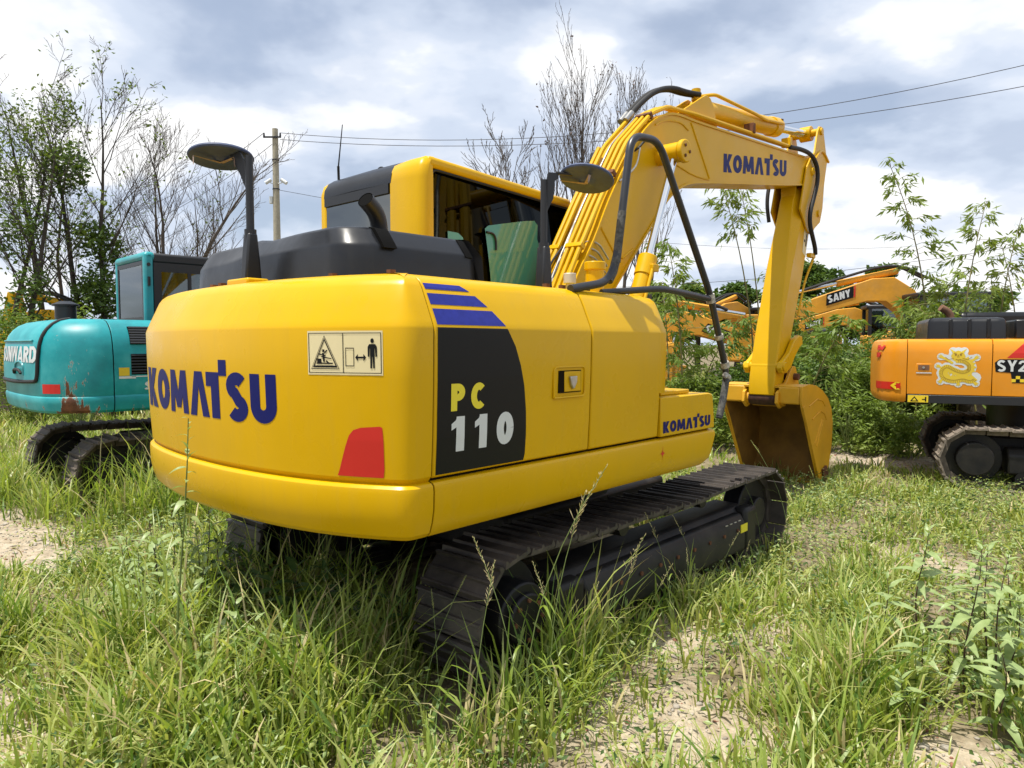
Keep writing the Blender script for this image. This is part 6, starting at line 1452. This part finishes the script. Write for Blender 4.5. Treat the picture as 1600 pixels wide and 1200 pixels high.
for i, a in enumerate(sorted([(180,4.6,850,16,.13),(205,4.3,880,16,.14),(232,4.6,805,18,.13),(250,4.2,870,18,.13),(275,4.5,800,20,.12),(300,4.35,810,20,.12),(318,4.6,790,18,.12),(225,3.9,930,14,.13),(260,3.8,935,14,.13),(160,4.2,915,12,.12),(330,4.1,850,16,.12),(290,3.7,930,14,.12),(195,4.8,835,16,.13),(215,4.1,900,16,.14),(240,4.4,835,18,.13),(262,4.55,790,20,.12),(285,4.15,855,18,.12),(310,3.95,880,16,.12),(175,3.95,950,12,.12),(245,3.6,965,12,.12),(345,4.4,820,16,.11),(205,4.6,855,14,.13)])):
    weed(a[0], a[1], a[2], W_L % ORD[i], a[3], a[4])
for a in [(360,3.45,935,14,.13),(395,3.3,965,14,.14),(430,3.25,985,12,.13),(330,3.3,985,12,.13),(300,3.2,1000,12,.13)]:
    weed(a[0], a[1], a[2], 'pale weed at %s the shade edge, front of the counterweight' % {360:'the left end of',395:'the middle of',430:'the right end of',330:'a spot left of',300:'a spot well left of'}[a[0]], a[3], a[4])
W_S = '%s from the left of the dark weeds in the shade under the counterweight'
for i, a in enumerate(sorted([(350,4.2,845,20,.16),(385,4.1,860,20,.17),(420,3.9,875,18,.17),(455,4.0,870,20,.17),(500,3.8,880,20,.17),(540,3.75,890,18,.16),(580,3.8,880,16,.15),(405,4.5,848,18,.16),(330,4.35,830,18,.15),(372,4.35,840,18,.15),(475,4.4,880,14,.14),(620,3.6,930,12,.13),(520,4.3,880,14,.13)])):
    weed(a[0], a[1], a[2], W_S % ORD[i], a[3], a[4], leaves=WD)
weed(478, 3.35, 958, 'pale leafy weed at the edge of the shade below the reflector', 12, .14, leaves=WL)

# ------------------------------------------------------------------ trees
class Wood:
    def __init__(s): s.v = []; s.f = []; s.n = 0; s.tips = []
    def limb(s, P, r0, r1, sides):
        P = np.asarray(P); k = len(P); d = P[-1] - P[0]; d = d/(np.linalg.norm(d) + 1e-9)
        ref = np.array([1., 0, 0]) if abs(d[0]) < .7 else np.array([0, 1., 0]); u = np.cross(d, ref); u /= np.linalg.norm(u); w = np.cross(d, u)
        a = np.arange(sides)*2*np.pi/sides; ring = np.cos(a)[:, None]*u + np.sin(a)[:, None]*w
        r = np.linspace(r0, r1, k)
        s.v.append((P[:, None, :] + ring[None]*r[:, None, None]).reshape(-1, 3))
        i = np.arange(k-1)[:, None]*sides; j = np.arange(sides)[None]; jn = (j+1) % sides
        s.f.append(s.n + np.stack([i+j, i+jn, i+sides+jn, i+sides+j], -1).reshape(-1, 4)); s.n += k*sides
    def mesh(s, name, m): return np_mesh(name, np.concatenate(s.v), np.concatenate(s.f), m, True)
def grow(w, p, d, ln, r, lev, maxlev, R_, kids, ang, up, wob, rmin):
    n = 7 if lev == 0 else 5 if lev == 1 else 4; P = [p]; d = d/np.linalg.norm(d)
    for i in range(n):
        d = d + R_.normal(0, wob, 3) + np.array([0, 0, up*(1 if lev else .3)]); d = d/np.linalg.norm(d); P.append(P[-1] + d*ln/n)
    w.limb(P, r, max(r*(.10 if lev == 0 else .28), rmin), 7 if lev == 0 else 4 if lev == 1 else 3)
    w.tips.append((P[-1], lev))
    if lev == maxlev: return
    k = kids[lev]
    for j in range(k):
        t = (.28 if lev == 0 else .15) + (.72 if lev == 0 else .83)*(j + R_.uniform(0, 1))/k; t = min(t, .98) if j < k-1 else .97; i = min(int(t*n), n-1); q = P[i] + (P[i+1]-P[i])*(t*n - i)
        dd = P[i+1]-P[i]; dd = dd/np.linalg.norm(dd); s = np.cross(dd, R_.normal(0, 1, 3)); s /= np.linalg.norm(s); a = ang[lev]*R_.uniform(.7, 1.3)
        grow(w, q, dd*math.cos(a) + s*math.sin(a), ln*(1 - t*.62)*R_.uniform(.38, .62), max(r*(1-.7*t)*.34, rmin), lev+1, maxlev, R_, kids, ang, up, wob, rmin)
def tree(name, px, D, ytop, label, seed, lean=0.0, kids=(13, 8, 6), ang=(.62, .6, .6), up=.10, wob=.07, r=.10, maxlev=3, bark='bark', leaves=None, group='bare trees behind the yard', rmin=.0045, y0=None):
    R_ = np.random.default_rng(seed); b = wpx(px, D); h = 1.70 + (538 - ytop)/1110*D
    root = empty(name, b, 0); tag(root, label, 'tree', group)
    w = Wood(); grow(w, np.array([0., 0, -.1]), np.array([lean, R_.normal(0, .03), 1.0]), h*math.hypot(1, lean)*.90, r, 0, maxlev, R_, kids, ang, up, wob, rmin)
    np_obj('trunk', w.mesh('trunk', bark), root)
    if leaves:
        C = []
        for cx_, cz, rad, n, mt in leaves['clumps']:
            c = np.array([cx_, 0, cz*h]); q = R_.normal(0, 1, (n, 3)); q /= np.linalg.norm(q, axis=1)[:, None]; q *= (R_.uniform(0, 1, n)**.45)[:, None]
            C.append(c + q*[rad, rad, rad*1.15]*R_.uniform(.75, 1.1, (n, 1)))
        if C:
            C = np.concatenate(C); keep = R_.uniform(0, 1, len(C)) < .35 + .65*(np.sin(C[:,0]*6+seed)*np.sin(C[:,2]*5)*np.sin(C[:,1]*6+1) > -.25); C = C[keep]
            v, f = leaf_cloud(C, leaves.get('size', .13), .2, .5, .3); np_obj('crown', np_mesh('crown', v, f, leaves.get('mat', 'tree_leaf')), root)
        if leaves.get('tips'):
            T = np.array([t for t, l in w.tips if l >= 2]); T = T[R_.uniform(0, 1, len(T)) < leaves['tips']]
            T = np.repeat(T, leaves.get('per', 4), 0); T = T + R_.normal(0, .10, T.shape); v, f = leaf_cloud(T, leaves.get('tsize', .10), .2, .5, .3)
            np_obj('sparse_leaves' if C is not None and len(leaves['clumps']) else 'crown', np_mesh('crown', v, f, leaves.get('tmat', 'tree_leaf_light')), root)
    return root
GL = 'trees at the left behind the teal excavator'
tree('leafy_tree', -5, 17, 150, 'sparsely leafed slender tree at the left edge', 1, .03, (11,6,4), (.5,.5,.6), .08, r=.09, leaves=dict(clumps=[(0,.30,.8,420,0),(.3,.55,.6,260,0),(-.2,.75,.6,220,0)], tips=.85, per=6), group=GL)
tree('leafy_tree', 44, 16.5, 165, 'dark stemmed tree with green tufts low on its trunk, second from the left edge', 2, -.02, (11,6,4), (.55,.5,.6), .08, r=.10, leaves=dict(clumps=[(0,.26,.75,600,0),(.2,.42,.5,300,0),(.1,.62,.6,260,0)], tips=.5, per=4), group=GL)
tree('bare_tree', 78, 18, 120, 'leaning bare tree beside the ivy covered trunk, left of the teal cab', 3, .10, (11,6,4), (.5,.55,.6), .07, r=.10, leaves=dict(clumps=[], tips=.06, per=3), group=GL)
tree('ivy_tree', 142, 17.5, 98, 'tall tree with a round leaf clump high up and ivy down its trunk', 4, -.06, (14,8,6), (.62,.58,.6), .07, r=.10, leaves=dict(clumps=[(-.45,.69,.62,900,0),(.0,.50,.45,380,0),(.12,.35,.60,800,0),(.15,.16,.75,900,0),(0,.03,.7,400,0)], tips=.16, per=3, size=.13), group=GL)
tree('ivy_tree', 168, 18, 112, 'tall ivy covered tree just left of the teal cab roof', 5, .05, (14,8,6), (.62,.58,.6), .06, r=.10, leaves=dict(clumps=[(.05,.48,.55,650,0),(.0,.33,.7,900,0),(.1,.18,.8,900,0)], tips=.16, per=3, size=.13), group=GL)
tree('bare_tree', 205, 19, 190, 'bare tree leaning to the right above the teal cab', 6, .34, (11,8,5), (.6,.55,.6), .09, r=.12, bark='bark_grey', group=GL)
tree('bare_tree', 252, 21, 192, 'bare bushy tree right of the leaning one', 7, .02, (14,8,6), (.62,.55,.5), .12, r=.10, bark='bark_grey', group=GL)
tree('bare_tree', 292, 22, 205, 'bare tree with fine twigs at the left mirror', 8, .03, (14,8,6), (.7,.55,.5), .12, r=.09, bark='bark_grey', group=GL)
tree('bare_tree', 105, 20, 180, 'thin bare tree between the two dark trunks at the left', 9, .0, (11,7,5), (.6,.55,.5), .10, r=.08, bark='bark_grey', group=GL)
tree('bare_tree', 318, 23, 265, 'low bare tree beside the black engine hood', 19, .06, (12,8,5), (.7,.55,.5), .12, r=.06, bark='bark_grey', leaves=dict(clumps=[(.4,.42,.5,60,0)], tips=.05, mat='tree_leaf_light'), group=GL)
GP = 'tall bare poplars behind the boom'
for i, (px, yt, ln_, lab) in enumerate([(866,140,-.05,'outermost left stem of the bare poplar clump behind the boom'),(880,62,.0,'tallest bare poplar, left of the boom'),(893,52,.03,'second tall bare poplar left of the boom'),(905,75,.06,'slender bare poplar right of the two tallest'),(918,95,-.01,'bare poplar in the middle of the clump behind the boom'),(945,92,.03,'bare poplar standing just behind the boom hoses'),(968,100,.02,'bare poplar partly hidden by the boom hoses'),(990,128,.05,'lower bare poplar above the boom hoses'),(1008,120,.05,'last bare poplar on the right of the clump, above the black hoses')]):
    tree('bare_poplar', px, 33 + (i % 3)*1.2, yt + 34, lab, 30 + i, ln_, (14,6,3), (.46,.42,.5), .15, .045, r=.12, bark='bark_grey', leaves=dict(clumps=[], tips=.12, per=1, tsize=.13, tmat='bud'), group=GP, rmin=.008)
tree('bare_tree', 775, 26, 208, 'small bare tree left of the poplars, above the cab roof', 51, .0, (10,6,4), (.5,.5,.5), .12, r=.07, bark='bark_grey', rmin=.009)
tree('bare_tree', 792, 26, 188, 'slightly taller small bare tree above the cab roof', 52, .04, (10,6,4), (.5,.5,.5), .12, r=.07, bark='bark_grey', rmin=.009)
tree('bare_tree', 845, 24, 228, 'low wide bare tree just left of the right mirror', 53, -.25, (10,6,4), (.9,.6,.5), .10, r=.08, bark='bark', rmin=.009)

# ------------------------------------------------------------------ round green trees in the distance
def crown_tree(px, D, ytop, wd, label, seed, mt='tree_leaf'):
    R_ = np.random.default_rng(seed); b = wpx(px, D); h = 1.70 + (538 - ytop)/1110*D; w = wd/1110*D/2
    root = empty('broadleaf_tree', b); tag(root, label, 'tree', 'green trees along the back of the yard')
    k = Wood(); grow(k, np.array([0., 0, -.1]), np.array([0., 0, 1.]), h*.8, .22, 0, 2, R_, (9, 6), (.8, .7), .06, .06, .02); np_obj('trunk', k.mesh('trunk', 'bark'), root)
    C = []
    for i in range(26):
        a = R_.uniform(0, 6.28); rr = R_.uniform(0, 1)**.6; z = R_.uniform(.38, .93); s = math.sin(math.pi*min(1, (z-.25)/.72))**.5
        c = np.array([math.cos(a)*rr*w*.85*s, math.sin(a)*rr*w*.85*s, z*h]); q = R_.normal(0, 1, (230, 3)); q /= np.linalg.norm(q, axis=1)[:, None]
        C.append(c + q*R_.uniform(.55, 1.05, (230, 1))*w*.30*[1, 1, .75])
    C = np.concatenate(C); v, f = leaf_cloud(C, D*.0075, .3, .6, .3); np_obj('crown', np_mesh('crown', v, f, mt), root)
for a in [(1018,42,452,110,'green tree behind the black hand rail'),(1090,46,434,100,'round green tree in the gap between hand rail and yellow arm'),(1150,44,440,90,'round green tree just left of the yellow arm'),(1262,38,402,110,'green tree just right of the yellow arm'),(1372,48,408,80,'small dark tree above the arched orange boom'),(1500,42,452,110,'green tree behind the bamboo'),(1548,40,455,90,'green tree near the right edge behind the orange excavators'),(1320,50,440,90,'green tree behind the lettered orange boom')]:
    crown_tree(*a, seed=int(a[0]))

# ------------------------------------------------------------------ bamboo
def bamboo(px, D, ytop, label, seed, arch=.5, bushy=1.0, start=.35, mt='bamboo_leaf', bare_top=False, lscale=1.0, az=None):
    R_ = np.random.default_rng(seed); b = wpx(px, D); h = 1.70 + (538 - ytop)/1110*D
    root = empty('bamboo', b); tag(root, label, 'bamboo', 'bamboo stems growing in the yard')
    a0 = R_.uniform(0, 6.28) if az is None else az; d0 = np.array([math.cos(a0), math.sin(a0), 0])
    T = np.linspace(0, 1, 16); P = np.array([d0*arch*t**2.4 + [0, 0, h*(t - .06*arch*t**3)] for t in T]); w = Wood(); w.limb(P, .022, .005, 6)
    C, U = [], []
    n = int(26*bushy)
    for i in range(n):
        t = start + (1-start)*(i + R_.uniform(0, 1))/n; t = min(t, .995); j = min(int(t*15), 14); q = P[j] + (P[j+1]-P[j])*(t*15-j)
        a = R_.uniform(0, 6.28); ln_ = R_.uniform(.35, .85)*(1.25 - .75*t)*lscale; d = np.array([math.cos(a), math.sin(a), R_.uniform(.25, .8)]); Q = [q]
        for s in range(5): d = d + [0, 0, -.16]; d = d/np.linalg.norm(d); Q.append(Q[-1] + d*ln_/5)
        w.limb(Q, .006, .0025, 3); Q = np.array(Q)
        for s in range(int(20*lscale)):
            u = R_.uniform(.35, 1.0)*5; j = min(int(u), 4); C.append(Q[j] + (Q[j+1]-Q[j])*(u-j) + R_.normal(0, .035, 3)); e = d + R_.normal(0, .55, 3) + [0, 0, -.45]; U.append(e/np.linalg.norm(e))
    np_obj('culm', w.mesh('culm', 'culm'), root)
    C, U = np.array(C), np.array(U); n = len(C); L_ = R_.uniform(.10, .20, n)[:, None]*max(1, D/15); s = np.cross(U, R_.normal(0, 1, (n, 3))); s /= np.linalg.norm(s, axis=1)[:, None]; wv = s*L_*.115
    v = np.stack([C, C + U*L_*.4 + wv, C + U*L_, C + U*L_*.4 - wv], 1).reshape(-1, 3); f = (np.arange(n)[:, None, None]*4 + np.array([[0,1,2],[0,2,3]])[None]).reshape(-1, 3)
    np_obj('foliage', np_mesh('foliage', v, f, mt), root)
bamboo(1455, 13.5, 238, 'tallest bamboo, arching left at the top, right of the arched orange boom', 61, 1.0, 1.7, .30, az=3.3, lscale=1.1)
bamboo(1498, 13.0, 300, 'second tall bamboo right of the tallest one', 62, .6, 1.5, .25, az=.4, lscale=1.1)
bamboo(1552, 13.2, 330, 'bamboo with long side twigs near the right edge', 63, .5, 1.1, .30, az=.2, lscale=1.1)
bamboo(1595, 13.4, 375, 'thin bamboo at the right edge', 64, .4, .8, .30, az=2.9)
bamboo(1182, 12.6, 296, 'bare stemmed bamboo with drooping leaf tuft just left of the yellow arm', 65, -.75, .75, .78, az=.1, lscale=.8)
bamboo(1192, 12.8, 302, 'second bare stemmed bamboo leaning beside the yellow arm', 66, -.5, .6, .80, az=.1, lscale=.7)
for i, (px, yt, lab) in enumerate([(1068,366,'light bamboo rising behind the black hand rail'),(1046,425,'bamboo behind the boom cylinder'),(1092,490,'low leafy bamboo right of the black hand rail'),(1240,395,'bamboo just right of the yellow arm'),(1262,492,'short bushy bamboo in front of the lettered boom'),(1290,512,'low bamboo in front of the lettered boom'),(1455,440,'low bamboo in front of the dark cab'),(1490,445,'leafy low bamboo above the black hood'),(1530,455,'bushy low bamboo above the black hood, near the right edge'),(1432,480,'low bamboo at the root of the arched boom'),(1380,490,'lowest bamboo left of the orange counterweight'),(1340,500,'low bamboo among the bushes left of the orange counterweight')]):
    bamboo(px, 12.2 + (i % 4)*.7, yt, lab, 70 + i, R(20)*(1 + i % 3), 1.7, .25, lscale=1.15)
# ------------------------------------------------------------------ bushes
def bush(px, D, ytop, wd, label, seed, mt='bush_leaf', n=4200, size=.085, stems=9):
    R_ = np.random.default_rng(seed); b = wpx(px, D); h = max(.5, 1.70 + (538 - ytop)/1110*D); w = wd/1110*D/2
    root = empty('bush', b); tag(root, label, 'bush', 'bushes behind the bucket')
    k = Wood()
    for i in range(stems):
        a = R_.uniform(0, 6.28); grow(k, np.array([math.cos(a)*w*.2, math.sin(a)*w*.2, -.05]), np.array([math.cos(a)*.5, math.sin(a)*.5, 1.]), h*R_.uniform(.6, .95), .014, 0, 1, R_, (5,), (.7,), .05, .1, .004)
    np_obj('stems', k.mesh('stems', 'green_stem'), root)
    C = []; m = 34
    for i in range(m):
        a = R_.uniform(0, 6.28); rr = R_.uniform(0, 1)**.5; z = R_.uniform(.08, .92); s = math.sqrt(max(.1, 1 - (z*.92)**2.5))
        c = np.array([math.cos(a)*rr*w*s, math.sin(a)*rr*w*s*.8, z*h]); q = R_.normal(0, 1, (n//m, 3)); q /= np.linalg.norm(q, axis=1)[:, None]
        C.append(c + q*R_.uniform(.4, 1.1, (n//m, 1))*[w*.28, w*.28, h*.16])
    C = np.concatenate(C); C = C[C[:, 2] > 0]; v, f = leaf_cloud(C, size, .3, .42, .35); np_obj('foliage', np_mesh('foliage', v, f, mt), root)
for i, a in enumerate([(1065,12.2,590,120,'dark bush behind the tool box'),(1110,12.6,588,120,'bush with mixed leaves left of the yellow arm'),(1150,12.8,575,110,'bush directly behind the bucket ear'),(1205,13.2,545,120,'dark bush behind the bucket linkage'),(1250,13.0,552,120,'dense dark bush right of the yellow arm'),(1300,13.4,540,130,'dense bush right of the bucket'),(1340,12.6,565,120,'bush left of the orange counterweight'),(1375,13.6,530,130,'bush touching the orange counterweight'),(1420,13.8,510,140,'tall bush behind the orange counterweight'),(1480,13.6,500,150,'bush behind the black hood of the orange excavator'),(1545,14,505,150,'bush behind the right edge of the orange excavator'),(1320,14.6,520,150,'pale bush in front of the lettered boom'),(1262,15,520,80,'bush in the gap right of the yellow arm')]):
    bush(*a, seed=200 + i, mt='bush_leaf' if i % 3 else 'bush_light', n=4600)
for i, a in enumerate([(118,13.5,480,70,'yellow green bush beside the air cleaner of the teal excavator'),(30,15,480,90,'dark bush in front of the far left yellow excavator'),(60,15,490,80,'bush under the dark trunks at the left'),(1340,11.2,612,110,'low weedy bush along the lane right of the bucket'),(1130,11.6,622,100,'low weedy bush along the lane left of the bucket'),(1250,11.4,628,110,'low weedy bush behind the bucket'),(1420,10.8,640,110,'low weedy bush beside the far crawler of the orange excavator')]):
    bush(*a, seed=240 + i, mt='bush_light', n=2600, size=.075)
